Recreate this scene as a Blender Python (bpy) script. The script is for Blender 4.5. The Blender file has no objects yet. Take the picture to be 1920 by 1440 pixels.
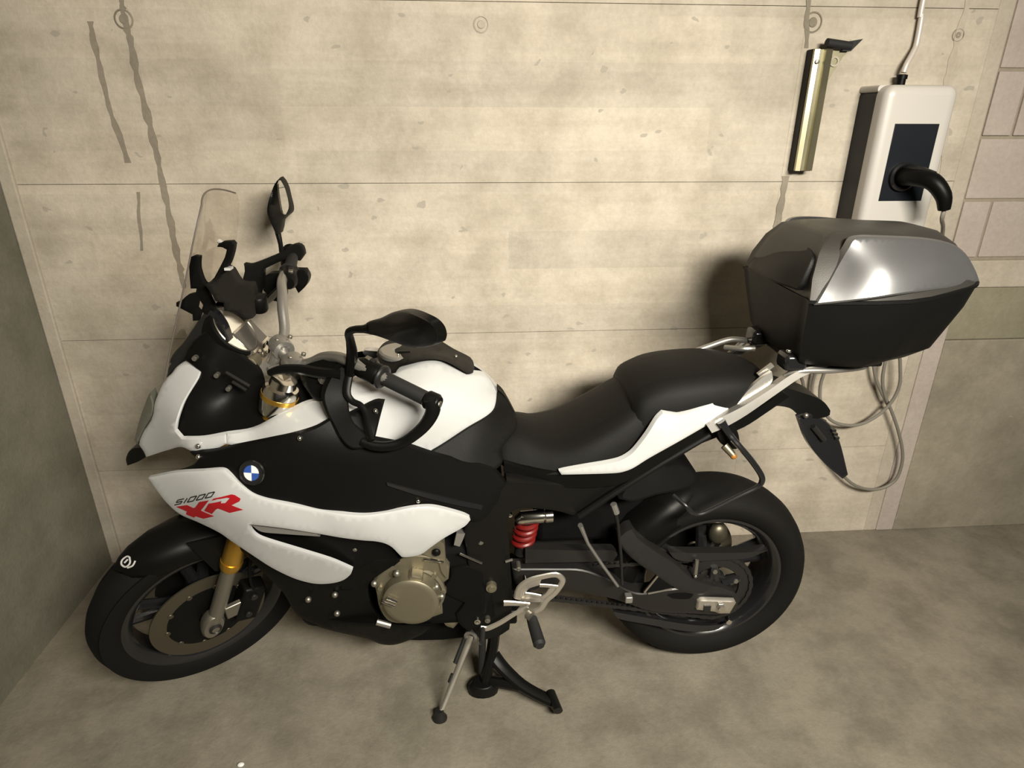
import bpy, bmesh, math, random
import numpy as np
from mathutils import Vector, Matrix
from mathutils.geometry import delaunay_2d_cdt
random.seed(7); rng = np.random.default_rng(7)
scene = bpy.context.scene
COL = scene.collection
# ---------------------------------------------------------------- camera
F, CD, CH, PITCH, YAW, ROLL = 1200.2, 2.1817, 1.6422, 0.39815, 0.07202, 0.00321
cfw = np.array([math.sin(YAW)*math.cos(PITCH), math.cos(YAW)*math.cos(PITCH), -math.sin(PITCH)])
crt = np.array([math.cos(YAW), -math.sin(YAW), 0.0]); cup = np.cross(crt, cfw)
cr2 = crt*math.cos(ROLL)+cup*math.sin(ROLL); cu2 = -crt*math.sin(ROLL)+cup*math.cos(ROLL)
CO = np.array([0, -CD, CH])
cam = bpy.data.cameras.new('camera'); camo = bpy.data.objects.new('camera', cam); COL.objects.link(camo)
cam.sensor_fit = 'HORIZONTAL'; cam.sensor_width = 36; cam.lens = F/1920*36; cam.clip_start = 0.02
camo.matrix_world = Matrix(((cr2[0], cu2[0], -cfw[0], CO[0]), (cr2[1], cu2[1], -cfw[1], CO[1]), (cr2[2], cu2[2], -cfw[2], CO[2]), (0, 0, 0, 1)))
scene.camera = camo
# ---------------------------------------------------------------- light
world = bpy.data.worlds.new('World'); scene.world = world; world.use_nodes = True
world.node_tree.nodes['Background'].inputs[0].default_value = (1.0, 0.93, 0.80, 1)
world.node_tree.nodes['Background'].inputs[1].default_value = 0.035
def area(name, loc, target, sx, sy, power, col=(1.0, 0.945, 0.82)):
    l = bpy.data.lights.new(name, 'AREA'); l.shape = 'RECTANGLE'; l.size = sx; l.size_y = sy; l.energy = power; l.color = col
    o = bpy.data.objects.new(name, l); COL.objects.link(o); o.location = loc
    o.rotation_euler = (Vector(target)-Vector(loc)).to_track_quat('-Z', 'Y').to_euler()
    return o
area('garage_tube_light', (1.05, -2.95, 2.42), (0.10, -0.1, 0.60), 1.3, 0.34, 89).data.spread = math.radians(114)
scene.view_settings.view_transform = 'Standard'; scene.view_settings.look = 'None'
scene.view_settings.gamma = 1; scene.view_settings.use_curve_mapping = False
scene.view_settings.exposure = 0.0
# ---------------------------------------------------------------- frames
BIKE = Matrix.Translation((0.7241, -0.5668, 0)) @ Matrix.Rotation(math.pi+0.00215, 4, 'Z')
RAKE = math.radians(25.5); STEER = 0.63
AX = Vector((1.548, 0, 0.30)); PIV = AX-Vector((math.cos(RAKE), 0, math.sin(RAKE)))*0.031
FORK = Matrix.Translation(PIV) @ Matrix.Rotation(STEER, 4, Vector((-math.sin(RAKE), 0, math.cos(RAKE)))) @ Matrix.Translation(-PIV)
IDM = Matrix.Identity(4)
FR = {'b': BIKE, 's': BIKE @ FORK, 'w': IDM}
FRI = {k: np.array(v.inverted()) for k, v in FR.items()}
LOC = {'b': IDM, 's': FORK, 'w': IDM}
def un(u, v, val, fr='b', ax=1):
    """measured point: where the sight line through photo point (u, v) meets plane axis=val of a frame"""
    d = cfw+cr2*(u-960)/F+cu2*(720-v)/F; A = FRI[fr]
    o = A[:3, :3] @ CO+A[:3, 3]; d = A[:3, :3] @ d
    k = (val-o[ax])/d[ax]; return o+k*d
def B(u, v, y): return un(u, v, y, 'b')
def S(u, v, y): return un(u, v, y, 's')
def W(u, v, y=0.0): return un(u, v, y, 'w')
# ---------------------------------------------------------------- materials
def nodes(m): return m.node_tree.nodes, m.node_tree.links
def mat(name, col, rough=0.5, metal=0.0, coat=0.0, bump=0.0, bscale=200, var=0.0, spec=0.5):
    m = bpy.data.materials.new(name); m.use_nodes = True; n, l = nodes(m); p = n['Principled BSDF']
    p.inputs['Base Color'].default_value = (*col, 1); p.inputs['Roughness'].default_value = rough
    p.inputs['Metallic'].default_value = metal; p.inputs['Coat Weight'].default_value = coat
    p.inputs['Coat Roughness'].default_value = 0.06; p.inputs['Specular IOR Level'].default_value = spec
    tc = n.new('ShaderNodeTexCoord')
    if bump:
        no = n.new('ShaderNodeTexNoise'); no.inputs['Scale'].default_value = bscale; no.inputs['Detail'].default_value = 3
        b = n.new('ShaderNodeBump'); b.inputs['Strength'].default_value = bump; b.inputs['Distance'].default_value = 0.002
        l.new(tc.outputs['Object'], no.inputs['Vector']); l.new(no.outputs['Fac'], b.inputs['Height']); l.new(b.outputs['Normal'], p.inputs['Normal'])
    if var:
        no = n.new('ShaderNodeTexNoise'); no.inputs['Scale'].default_value = 9; no.inputs['Detail'].default_value = 5
        r = n.new('ShaderNodeMapRange'); r.inputs['To Min'].default_value = max(0.0, rough-var); r.inputs['To Max'].default_value = rough+var
        l.new(tc.outputs['Object'], no.inputs['Vector']); l.new(no.outputs['Fac'], r.inputs['Value']); l.new(r.outputs['Result'], p.inputs['Roughness'])
    return m
M = {
 'white': mat('white_paint', (0.45, 0.452, 0.45), 0.22, coat=0.6, var=0.05),
 'black': mat('black_plastic', (0.0036, 0.0036, 0.0033), 0.40, bump=0.08, bscale=600, var=0.05, spec=0.12),
 'gloss': mat('black_gloss', (0.010, 0.010, 0.011), 0.2, coat=0.3, var=0.05),
 'frame': mat('black_frame_paint', (0.0042, 0.004, 0.0037), 0.42, metal=0.0, var=0.06, spec=0.2),
 'void': mat('dark_interior', (0.003, 0.003, 0.003), 0.8, var=0.1, spec=0.1),
 'seat': mat('seat_vinyl', (0.0052, 0.0049, 0.0043), 0.58, bump=0.3, bscale=900, var=0.06, spec=0.16),
 'rubber': mat('tyre_rubber', (0.0052, 0.0048, 0.0044), 0.75, bump=0.25, bscale=300, var=0.08, spec=0.15),
 'grip': mat('grip_rubber', (0.006, 0.006, 0.006), 0.7, bump=0.3, bscale=500, var=0.05),
 'alu': mat('silver_aluminium', (0.62, 0.58, 0.52), 0.34, metal=0.9, var=0.08),
 'satin': mat('satin_silver_paint', (0.34, 0.325, 0.30), 0.36, metal=0.75, var=0.06),
 'chrome': mat('bright_steel', (0.75, 0.72, 0.66), 0.16, metal=1.0, var=0.05),
 'steel': mat('dull_steel', (0.30, 0.28, 0.24), 0.42, metal=0.9, var=0.1),
 'gold': mat('gold_anodised', (0.62, 0.36, 0.06), 0.3, metal=0.9, var=0.06),
 'disc': mat('brake_disc_steel', (0.12, 0.105, 0.075), 0.42, metal=0.8, var=0.1),
 'bronze': mat('engine_case_metal', (0.235, 0.21, 0.148), 0.42, metal=0.75, bump=0.1, bscale=700, var=0.08),
 'grey': mat('dark_grey_metal', (0.016, 0.015, 0.0145), 0.42, metal=0.3, var=0.08),
 'red': mat('red_spring_paint', (0.13, 0.006, 0.005), 0.4, coat=0.2, var=0.05),
 'redp': mat('red_print', (0.36, 0.006, 0.012), 0.4, var=0.04),
 'blackp': mat('black_print', (0.02, 0.02, 0.02), 0.4, var=0.04),
 'whitep': mat('white_print', (0.75, 0.74, 0.72), 0.3, coat=0.5, var=0.04),
 'greyp': mat('grey_print', (0.45, 0.44, 0.43), 0.4, var=0.04),
 'bluep': mat('blue_enamel', (0.025, 0.07, 0.28), 0.25, coat=0.5, var=0.04),
 'dial': mat('dial_face', (0.66, 0.60, 0.50), 0.4, bump=0.05, var=0.05),
 'screen': mat('display_glass', (0.05, 0.045, 0.04), 0.12, coat=0.5, var=0.03),
 'mirror': mat('mirror_glass', (0.85, 0.85, 0.85), 0.03, metal=1.0),
 'lamp': mat('headlight_lens', (0.10, 0.10, 0.08), 0.12, coat=0.8, var=0.03),
 'caseb': mat('case_black_plastic', (0.0042, 0.0042, 0.004), 0.48, bump=0.25, bscale=450, var=0.06, spec=0.18),
 'caselid': mat('case_lid_grey', (0.040, 0.037, 0.033), 0.45, metal=0.3, bump=0.15, bscale=600, var=0.06),
 'casesil': mat('case_silver_paint', (0.22, 0.22, 0.225), 0.38, metal=0.75, coat=0.15, var=0.04),
 'charger': mat('charger_white_plastic', (0.47, 0.445, 0.415), 0.4, var=0.05),
 'cpanel': mat('charger_dark_panel', (0.0075, 0.0095, 0.013), 0.4, var=0.05, spec=0.2),
 'cable': mat('grey_cable', (0.17, 0.155, 0.13), 0.55, bump=0.1, var=0.05),
 'zinc': mat('yellow_zinc_steel', (0.36, 0.335, 0.225), 0.34, metal=0.9, var=0.1),
 'pipe': mat('conduit_pipe', (0.55, 0.50, 0.46), 0.4, metal=0.2, var=0.05),
 'wax': mat('amber_lens', (0.30, 0.12, 0.02), 0.25, coat=0.4, var=0.04),
}
def glassmat():
    m = bpy.data.materials.new('clear_windscreen'); m.use_nodes = True; n, l = nodes(m); n.remove(n['Principled BSDF'])
    t = n.new('ShaderNodeBsdfTransparent'); t.inputs[0].default_value = (0.95, 0.935, 0.915, 1)
    g = n.new('ShaderNodeBsdfGlossy'); g.inputs['Roughness'].default_value = 0.05
    fr = n.new('ShaderNodeFresnel'); fr.inputs[0].default_value = 1.08
    mx = n.new('ShaderNodeMixShader'); o = n['Material Output']
    ml = n.new('ShaderNodeMath'); ml.operation = 'MULTIPLY_ADD'; ml.inputs[1].default_value = 0.22; ml.inputs[2].default_value = 0.01; l.new(fr.outputs[0], ml.inputs[0]); l.new(ml.outputs[0], mx.inputs[0]); l.new(t.outputs[0], mx.inputs[1]); l.new(g.outputs[0], mx.inputs[2]); l.new(mx.outputs[0], o.inputs[0])
    return m
M['glass'] = glassmat()
def concrete(name, c1, c2, c3, board=True, rough=0.85, pits=True, scale=1.0, bands=0.16):
    m = bpy.data.materials.new(name); m.use_nodes = True; n, l = nodes(m); p = n['Principled BSDF']
    g = n.new('ShaderNodeNewGeometry'); sep = n.new('ShaderNodeSeparateXYZ'); l.new(g.outputs['Position'], sep.inputs[0])
    def noise(sc, det=5, rough=0.6, sx=1, sy=1, sz=1):
        mp = n.new('ShaderNodeMapping'); mp.inputs['Scale'].default_value = (sx, sy, sz); l.new(g.outputs['Position'], mp.inputs[0])
        t = n.new('ShaderNodeTexNoise'); t.inputs['Scale'].default_value = sc*scale; t.inputs['Detail'].default_value = det; t.inputs['Roughness'].default_value = rough
        l.new(mp.outputs[0], t.inputs['Vector']); return t.outputs['Fac']
    def ramp(fac, stops):
        r = n.new('ShaderNodeValToRGB'); e = r.color_ramp.elements
        e[0].position, e[0].color = stops[0][0], (*stops[0][1], 1); e[1].position, e[1].color = stops[1][0], (*stops[1][1], 1)
        for pos, c in stops[2:]:
            k = e.new(pos); k.color = (*c, 1)
        l.new(fac, r.inputs[0]); return r.outputs[0]
    def mix(a, b, fac, mode='MIX'):
        x = n.new('ShaderNodeMix'); x.data_type = 'RGBA'; x.blend_type = mode
        if isinstance(fac, float): x.inputs[0].default_value = fac
        else: l.new(fac, x.inputs[0])
        l.new(a, x.inputs[6]); l.new(b, x.inputs[7]); return x.outputs[2]
    def math_(op, a, b=None):
        x = n.new('ShaderNodeMath'); x.operation = op
        for i, q in enumerate((a, b)):
            if q is None: continue
            if isinstance(q, (int, float)): x.inputs[i].default_value = q
            else: l.new(q, x.inputs[i])
        return x.outputs[0]
    base = ramp(noise(1.7, 6), [(0.30, c2), (0.62, c1)])
    blot = ramp(noise(5.5, 7, 0.65), [(0.38, c3), (0.58, (1, 1, 1))])
    base = mix(base, blot, 0.55, 'MULTIPLY')
    fine = ramp(noise(60, 4, 0.7), [(0.25, (0.80, 0.80, 0.80)), (0.75, (1.08, 1.08, 1.08))])
    base = mix(base, fine, 0.6, 'MULTIPLY')
    h = noise(90, 4, 0.7)
    if board:
        # plank marks left by the shuttering: every board has its own slight tone
        row = math_('FLOOR', math_('DIVIDE', sep.outputs[2], 0.128))
        rr = n.new('ShaderNodeTexWhiteNoise'); rr.noise_dimensions = '1D'; l.new(row, rr.inputs['W'])
        colx = math_('FLOOR', math_('ADD', math_('DIVIDE', sep.outputs[0], 1.35), math_('MULTIPLY', rr.outputs['Value'], 3.7)))
        cv = n.new('ShaderNodeCombineXYZ'); l.new(row, cv.inputs[0]); l.new(colx, cv.inputs[1])
        wn = n.new('ShaderNodeTexWhiteNoise'); wn.noise_dimensions = '2D'; l.new(cv.outputs[0], wn.inputs['Vector'])
        pl = ramp(wn.outputs['Value'], [(0.0, (1-bands,)*3), (1.0, (1.06, 1.05, 1.04))])
        base = mix(base, pl, 0.8, 'MULTIPLY')
        st = ramp(noise(3.0, 6, 0.7, 0.35, 1, 5.0), [(0.34, (0.84, 0.83, 0.82)), (0.60, (1, 1, 1))])
        base = mix(base, st, 0.7, 'MULTIPLY')
    if pits:
        v = n.new('ShaderNodeTexVoronoi'); v.feature = 'F1'; v.voronoi_dimensions = '2D'; v.inputs['Scale'].default_value = 7.5; v.inputs['Randomness'].default_value = 1
        mp = n.new('ShaderNodeMapping'); mp.inputs['Scale'].default_value = (0.8, 1.25, 1); xz = n.new('ShaderNodeCombineXYZ'); l.new(sep.outputs[0], xz.inputs[0]); l.new(sep.outputs[2], xz.inputs[1]); l.new(xz.outputs[0], mp.inputs[0])
        wv = n.new('ShaderNodeTexNoise'); wv.inputs['Scale'].default_value = 22; l.new(mp.outputs[0], wv.inputs['Vector'])
        va = n.new('ShaderNodeVectorMath'); va.operation = 'MULTIPLY_ADD'; va.inputs[1].default_value = (0.06, 0.06, 0.06)
        l.new(wv.outputs['Color'], va.inputs[0]); l.new(mp.outputs[0], va.inputs[2]); l.new(va.outputs[0], v.inputs['Vector'])
        pm = math_('MULTIPLY', math_('LESS_THAN', v.outputs['Distance'], 0.062), math_('GREATER_THAN', noise(3.3, 2), 0.52))
        dark = n.new('ShaderNodeRGB'); dark.outputs[0].default_value = (c3[0]*0.42, c3[1]*0.40, c3[2]*0.36, 1)
        base = mix(base, dark.outputs[0], math_('MULTIPLY', pm, 0.62))
        h = math_('SUBTRACT', h, math_('MULTIPLY', pm, 0.5))
    bp = n.new('ShaderNodeBump'); bp.inputs['Strength'].default_value = 0.35; bp.inputs['Distance'].default_value = 0.004
    l.new(h, bp.inputs['Height']); l.new(bp.outputs[0], p.inputs['Normal'])
    l.new(base, p.inputs['Base Color'])
    rg = n.new('ShaderNodeMapRange'); rg.inputs['To Min'].default_value = rough-0.1; rg.inputs['To Max'].default_value = rough+0.08
    l.new(noise(8), rg.inputs[0]); l.new(rg.outputs[0], p.inputs['Roughness']); p.inputs['Specular IOR Level'].default_value = 0.3
    return m
M['wall'] = concrete('board_marked_concrete', (0.56, 0.50, 0.415), (0.43, 0.385, 0.315), (0.66, 0.64, 0.60), bands=0.10)
M['joint'] = concrete('dark_joint_concrete', (0.25, 0.22, 0.18), (0.20, 0.18, 0.14), (0.7, 0.7, 0.7), board=False, pits=False)  # darker concrete of the backing wall, seen in the panel joints
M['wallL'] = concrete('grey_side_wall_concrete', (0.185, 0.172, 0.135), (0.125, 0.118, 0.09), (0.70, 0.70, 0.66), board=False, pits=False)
M['strip'] = concrete('corner_strip_concrete', (0.45, 0.40, 0.33), (0.37, 0.33, 0.27), (0.8, 0.78, 0.74), board=False, pits=False)
M['floor'] = concrete('floor_concrete', (0.26, 0.23, 0.182), (0.185, 0.168, 0.13), (0.52, 0.51, 0.48), board=False, pits=False, rough=0.62)
M['block'] = concrete('sand_lime_block', (0.42, 0.365, 0.325), (0.37, 0.32, 0.285), (0.88, 0.86, 0.84), board=False, pits=False)
M['mortar'] = concrete('mortar', (0.30, 0.26, 0.20), (0.26, 0.22, 0.17), (0.8, 0.8, 0.8), board=False, pits=False)
M['olive'] = concrete('olive_band_concrete', (0.26, 0.235, 0.17), (0.20, 0.18, 0.13), (0.8, 0.8, 0.76), board=False, pits=False)
M['plinth'] = concrete('plinth_concrete', (0.30, 0.265, 0.205), (0.22, 0.195, 0.15), (0.7, 0.69, 0.66), board=False)
M['stain'] = concrete('stained_seam_concrete', (0.27, 0.235, 0.185), (0.20, 0.175, 0.135), (0.7, 0.7, 0.7), board=False, pits=False)
# ---------------------------------------------------------------- mesh helpers
def link(name, verts, faces, m, parent=None, smooth=35, fr=None, recalc=True, mats=None, fmat=None):
    me = bpy.data.meshes.new(name); verts = [tuple(map(float, v)) for v in verts]
    if fr and fr != 'b' and fr != 'w':
        L = LOC[fr]; verts = [tuple(L @ Vector(v)) for v in verts]
    me.from_pydata(verts, [], faces)
    if recalc:
        bm = bmesh.new(); bm.from_mesh(me); bmesh.ops.recalc_face_normals(bm, faces=bm.faces); bm.to_mesh(me); bm.free()
    for mm in (mats or [m]): me.materials.append(M[mm] if isinstance(mm, str) else mm)
    if fmat: me.polygons.foreach_set('material_index', fmat)
    if smooth is not None:
        me.polygons.foreach_set('use_smooth', [True]*len(me.polygons)); me.set_sharp_from_angle(angle=math.radians(smooth))
    me.update()
    o = bpy.data.objects.new(name, me); COL.objects.link(o)
    if parent is not None: o.parent = parent
    return o
class MB:
    """collects solids into one mesh"""
    def __init__(s): s.v = []; s.f = []
    def add(s, v, f):
        k = len(s.v); s.v += [tuple(map(float, a)) for a in v]; s.f += [tuple(i+k for i in q) for q in f]; return s
    def box(s, a, b):
        (x0, y0, z0), (x1, y1, z1) = a, b
        return s.add([(x0,y0,z0),(x1,y0,z0),(x1,y1,z0),(x0,y1,z0),(x0,y0,z1),(x1,y0,z1),(x1,y1,z1),(x0,y1,z1)],
                     [(0,3,2,1),(4,5,6,7),(0,1,5,4),(1,2,6,5),(2,3,7,6),(3,0,4,7)])
    def obox(s, c, ax, ay, az, hx, hy, hz):
        c, ax, ay, az = [np.array(q, float) for q in (c, ax, ay, az)]
        v = [c+ax*hx*i+ay*hy*j+az*hz*k for k in (-1, 1) for j in (-1, 1) for i in (-1, 1)]
        return s.add(v, [(0,2,3,1),(4,5,7,6),(0,1,5,4),(1,3,7,5),(3,2,6,7),(2,0,4,6)])
    def bar(s, p, q, w, t, up=(0, 1, 0)):
        p, q = np.array(p, float), np.array(q, float); d = q-p; L = np.linalg.norm(d); d /= L
        u = np.array(up, float); a = np.cross(d, u); a /= np.linalg.norm(a)+1e-9; b = np.cross(a, d)
        return s.obox((p+q)/2, d, a, b, L/2, w/2, t/2)
    def tube(s, pts, r, n=12, cap=True, cr=0, flat=1.0, up=None):
        P = [np.array(p, float) for p in pts]; R = list(r) if isinstance(r, (list, tuple)) else [r]*len(P)
        if cr and len(P) > 2: P, R = crom(P, R, cr)
        k = len(s.v); prev = None; m = len(P)
        for i in range(m):
            d = P[min(i+1, m-1)]-P[max(i-1, 0)]; d = d/(np.linalg.norm(d)+1e-12)
            if prev is None:
                h = np.array(up, float) if up is not None else (np.array([0, 0, 1.]) if abs(d[2]) < 0.9 else np.array([1., 0, 0]))
                a = np.cross(d, h); a /= np.linalg.norm(a)
            else: a = prev-d*(prev@d); a /= np.linalg.norm(a)+1e-12
            b = np.cross(d, a); prev = a
            for j in range(n):
                t = 2*math.pi*j/n; s.v.append(tuple(P[i]+R[i]*(math.cos(t)*a+math.sin(t)*b*flat)))
        for i in range(m-1):
            for j in range(n):
                j2 = (j+1) % n; s.f.append((k+i*n+j, k+i*n+j2, k+(i+1)*n+j2, k+(i+1)*n+j))
        if cap:
            s.f.append(tuple(k+j for j in range(n))[::-1]); s.f.append(tuple(k+(m-1)*n+j for j in range(n)))
        return s
    def lathe(s, prof, c, axis, n=48, closed=False):
        """prof: (radius, along-axis)"""
        c = np.array(c, float); w = np.array(axis, float); w /= np.linalg.norm(w)
        h = np.array([0, 0, 1.]) if abs(w[2]) < 0.9 else np.array([1., 0, 0]); a = np.cross(w, h); a /= np.linalg.norm(a); b = np.cross(w, a)
        k = len(s.v); m = len(prof)
        for i in range(n):
            t = 2*math.pi*i/n; e = math.cos(t)*a+math.sin(t)*b
            for r, y in prof: s.v.append(tuple(c+e*r+w*y))
        for i in range(n):
            i2 = (i+1) % n
            for j in range(m if closed else m-1):
                j2 = (j+1) % m; s.f.append((k+i*m+j, k+i2*m+j, k+i2*m+j2, k+i*m+j2))
        return s
    def cyl(s, c, axis, r, h, n=24):
        return s.lathe([(1e-5, -h/2), (r*0.94, -h/2), (r, -h/2+min(h, r)*0.08), (r, h/2-min(h, r)*0.08), (r*0.94, h/2), (1e-5, h/2)], c, axis, n)
    def ball(s, c, r, n=12, sc=(1, 1, 1)):
        k0 = len(s.v); s.lathe([(max(1e-5, r*math.sin(math.pi*i/8)), -r*math.cos(math.pi*i/8)) for i in range(9)], (0, 0, 0), (0, 0, 1), n)
        c = np.array(c)
        for i in range(k0, len(s.v)): s.v[i] = tuple(c+np.array(s.v[i])*np.array(sc))
        return s
    def loft(s, rings, cap=True):
        k = len(s.v); n = len(rings[0])
        for r in rings: s.v += [tuple(map(float, p)) for p in r]
        for i in range(len(rings)-1):
            for j in range(n):
                j2 = (j+1) % n; s.f.append((k+i*n+j, k+i*n+j2, k+(i+1)*n+j2, k+(i+1)*n+j))
        if cap: s.f.append(tuple(k+j for j in range(n))[::-1]); s.f.append(tuple(k+(len(rings)-1)*n+j for j in range(n)))
        return s
    def mirror(s):
        k = len(s.v); nf = len(s.f); s.v += [(x, -y, z) for x, y, z in s.v]; s.f += [tuple(i+k for i in q)[::-1] for q in s.f[:nf]]; return s
    def build(s, name, m, parent=None, smooth=35, fr=None, bevel=0.0):
        o = link(name, s.v, s.f, m, parent, smooth, fr)
        if bevel:
            b = o.modifiers.new('edge', 'BEVEL'); b.width = bevel; b.segments = 2; b.limit_method = 'ANGLE'; b.angle_limit = math.radians(40)
        return o
def crom(P, R, sub, closed=False):
    out, ro = [], []; n = len(P); rngk = n if closed else n-1
    for i in range(rngk):
        g = (lambda j: P[j % n]) if closed else (lambda j: P[max(0, min(n-1, j))])
        p0, p1, p2, p3 = g(i-1), g(i), g(i+1), g(i+2)
        for k in range(sub):
            t = k/sub; t2, t3 = t*t, t*t*t
            out.append(0.5*((2*p1)+(-p0+p2)*t+(2*p0-5*p1+4*p2-p3)*t2+(-p0+3*p1-3*p2+p3)*t3))
            ro.append(R[i]*(1-t)+R[(i+1) % n]*t)
    if not closed: out.append(P[-1]); ro.append(R[-1])
    return out, ro
def soft(poly, sub=4, corner=48):
    """closed 2-D outline, rounded where it bends gently, sharp at its corners"""
    P = [np.array(p[:2], float) for p in poly]; n = len(P); C = []
    for i in range(n):
        a, b = P[i]-P[i-1], P[(i+1) % n]-P[i]
        C.append(abs(math.degrees(math.atan2(a[0]*b[1]-a[1]*b[0], a@b))) > corner)
    out = []
    for i in range(n):
        p1, p2 = P[i], P[(i+1) % n]; L = np.linalg.norm(p2-p1)
        p0 = p1-(p2-p1) if C[i] else P[i-1]; p3 = p2+(p2-p1) if C[(i+1) % n] else P[(i+2) % n]
        def lim(t, L): 
            q = np.linalg.norm(t); return t if q < 1.2*L else t*(1.2*L/q)
        m1, m2 = lim((p2-p0)/2, L), lim((p3-p1)/2, L)
        ns = max(1, min(sub, int(L/5)))
        for k in range(ns):
            t = k/ns; t2, t3 = t*t, t*t*t
            out.append((2*t3-3*t2+1)*p1+(t3-2*t2+t)*m1+(-2*t3+3*t2)*p2+(t3-t2)*m2)
    return out
class TPS:
    def __init__(s, ctrl):
        s.c = np.array(ctrl, float); n = len(s.c); s.n = n
        if n == 1: return
        X = s.c[:, :2]/100.0; s.X = X
        if n < 4:
            A = np.c_[np.ones(n), X]; s.w = np.zeros(n); s.a = np.linalg.lstsq(A.T @ A+1e-6*np.eye(3), A.T @ s.c[:, 2], rcond=None)[0]; return
        r = np.linalg.norm(X[:, None]-X[None], axis=2); K = s.U(r)+1e-4*np.eye(n); Pm = np.c_[np.ones(n), X]
        A = np.zeros((n+3, n+3)); A[:n, :n] = K; A[:n, n:] = Pm; A[n:, :n] = Pm.T
        z = np.linalg.solve(A+1e-9*np.eye(n+3), np.r_[s.c[:, 2], 0, 0, 0]); s.w, s.a = z[:n], z[n:]
    def U(s, r): return np.where(r > 0, r*r*np.log(np.maximum(r, 1e-9)), 0)
    def __call__(s, u, v):
        if s.n == 1: return s.c[0, 2]
        x = np.array([u, v])/100.0; r = np.linalg.norm(s.X-x, axis=1)
        return float(s.a[0]+s.a[1:]@x+s.w@s.U(r))
def inpoly(p, poly):
    x, y = p; c = False; n = len(poly)
    for i in range(n):
        x1, y1 = poly[i]; x2, y2 = poly[i-1]
        if (y1 > y) != (y2 > y) and x < (x2-x1)*(y-y1)/(y2-y1)+x1: c = not c
    return c
def segd(p, poly):
    A = np.array(poly); Bp = np.roll(A, -1, 0); p = np.array(p); d = Bp-A; t = np.clip(((p-A)*d).sum(1)/np.maximum((d*d).sum(1), 1e-9), 0, 1)
    return np.linalg.norm(A+d*t[:, None]-p, axis=1).min()
def skin(name, outline, ctrl, m, parent, t=0.008, fr='b', step=13, rollr=0.004, mirror=True, ax=1, sub=4, corner=48, smooth=40, lift=0.0, tdir=None, build=True):
    """moulded panel: outline and depth measured from the photo, real thickness; mirrored to the other side"""
    f = TPS(ctrl) if not isinstance(ctrl, TPS) else ctrl
    ol = soft(outline, sub, corner) if sub > 1 else [np.array(p[:2], float) for p in outline]
    rs_ = []
    for i in range(len(ol)):
        a, b = ol[i], ol[(i+1) % len(ol)]; k = max(1, int(np.linalg.norm(b-a)/6.0)) if rollr else 1
        rs_ += [a+(b-a)*j/k for j in range(k)]
    ol = rs_
    area2 = sum(ol[i-1][0]*ol[i][1]-ol[i][0]*ol[i-1][1] for i in range(len(ol))); 
    if area2 < 0: ol = ol[::-1]
    n = len(ol); pts = [Vector(p) for p in ol]; ring = []
    if rollr:
        for i in range(n):
            a, b = ol[i]-ol[i-1], ol[(i+1) % n]-ol[i]; d = a/(np.linalg.norm(a)+1e-9)+b/(np.linalg.norm(b)+1e-9); d /= np.linalg.norm(d)+1e-9
            q = ol[i]+np.array([-d[1], d[0]])*3.2
            if inpoly(q, ol) and segd(q, ol) > 2.3: ring.append(q)
            q = ol[i]+np.array([-d[1], d[0]])*7.5
            if i % 2 == 0 and inpoly(q, ol) and segd(q, ol) > 6.2: ring.append(q)
    us = [p[0] for p in ol]; vs = [p[1] for p in ol]; inner = list(ring)
    y = min(vs)+step/2; r = 0
    while y < max(vs):
        x = min(us)+step*(0.25+0.5*(r % 2))
        while x < max(us):
            if inpoly((x, y), ol) and segd((x, y), ol) > (11.5 if rollr else 2.5): inner.append(np.array([x, y]))
            x += step
        y += step*0.87; r += 1
    vv = pts+[Vector(p) for p in inner]
    V2, E2, F2, ov, oe, of = delaunay_2d_cdt(vv, [], [list(range(n))], 1, 1e-4)
    # boundary edges of the fill
    cnt = {}
    for q in F2:
        for i in range(len(q)): cnt.setdefault(frozenset((q[i], q[(i+1) % len(q)])), []).append((q[i], q[(i+1) % len(q)]))
    bnd = [e[0] for e in cnt.values() if len(e) == 1]; bset = {i for e in bnd for i in e}
    front, back = [], []; sgn = 1 if t > 0 else -1
    for i, p in enumerate(V2):
        val = f(p[0], p[1])+lift; q = un(p[0], p[1], val, fr, ax); bq = q.copy()
        if i in bset and rollr: q = un(p[0], p[1], val-sgn*rollr, fr, ax); bq = un(p[0], p[1], val, fr, ax)
        if tdir is None: bq[ax] -= t
        else: bq += np.array(tdir)*t
        front.append(q); back.append(bq)
    k = len(front); faces = [tuple(q) for q in F2]+[tuple(i+k for i in reversed(q)) for q in F2]+[(b, a, a+k, b+k) for a, b in bnd]
    verts = front+back
    if not build: return verts, faces
    o = link(name, verts, faces, m, parent, smooth, fr)
    if mirror:
        o2 = link(name, [(x, -yy, z) for x, yy, z in verts], [q[::-1] for q in faces], m, parent, smooth, fr); return o, o2
    return o
def empty(name, loc=(0, 0, 0), label=None, cat=None, group=None):
    o = bpy.data.objects.new(name, None); COL.objects.link(o); o.location = loc; o.empty_display_size = 0.1
    if label: o['label'] = label
    if cat: o['category'] = cat
    if group: o['group'] = group
    return o
def struct(o): o['kind'] = 'structure'; return o
def tag(o, label, cat): o['label'] = label; o['category'] = cat; return o
# ================================================================ the garage
XL, XR, ZC = -1.4316, 1.79, 2.75
fl = struct(MB().box((XL-0.3, -5.2, -0.12), (3.4, 0.3, 0.0)).build('floor', 'floor', smooth=None))
ce = struct(MB().box((XL-0.3, -5.2, ZC), (3.4, 0.3, ZC+0.15)).build('ceiling', 'wall', smooth=None))
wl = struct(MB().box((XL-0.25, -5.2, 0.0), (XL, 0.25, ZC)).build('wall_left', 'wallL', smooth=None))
wb = struct(MB().box((XL, 0.012, 0.0), (3.4, 0.25, ZC)).build('wall_back', 'joint', smooth=None))
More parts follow.
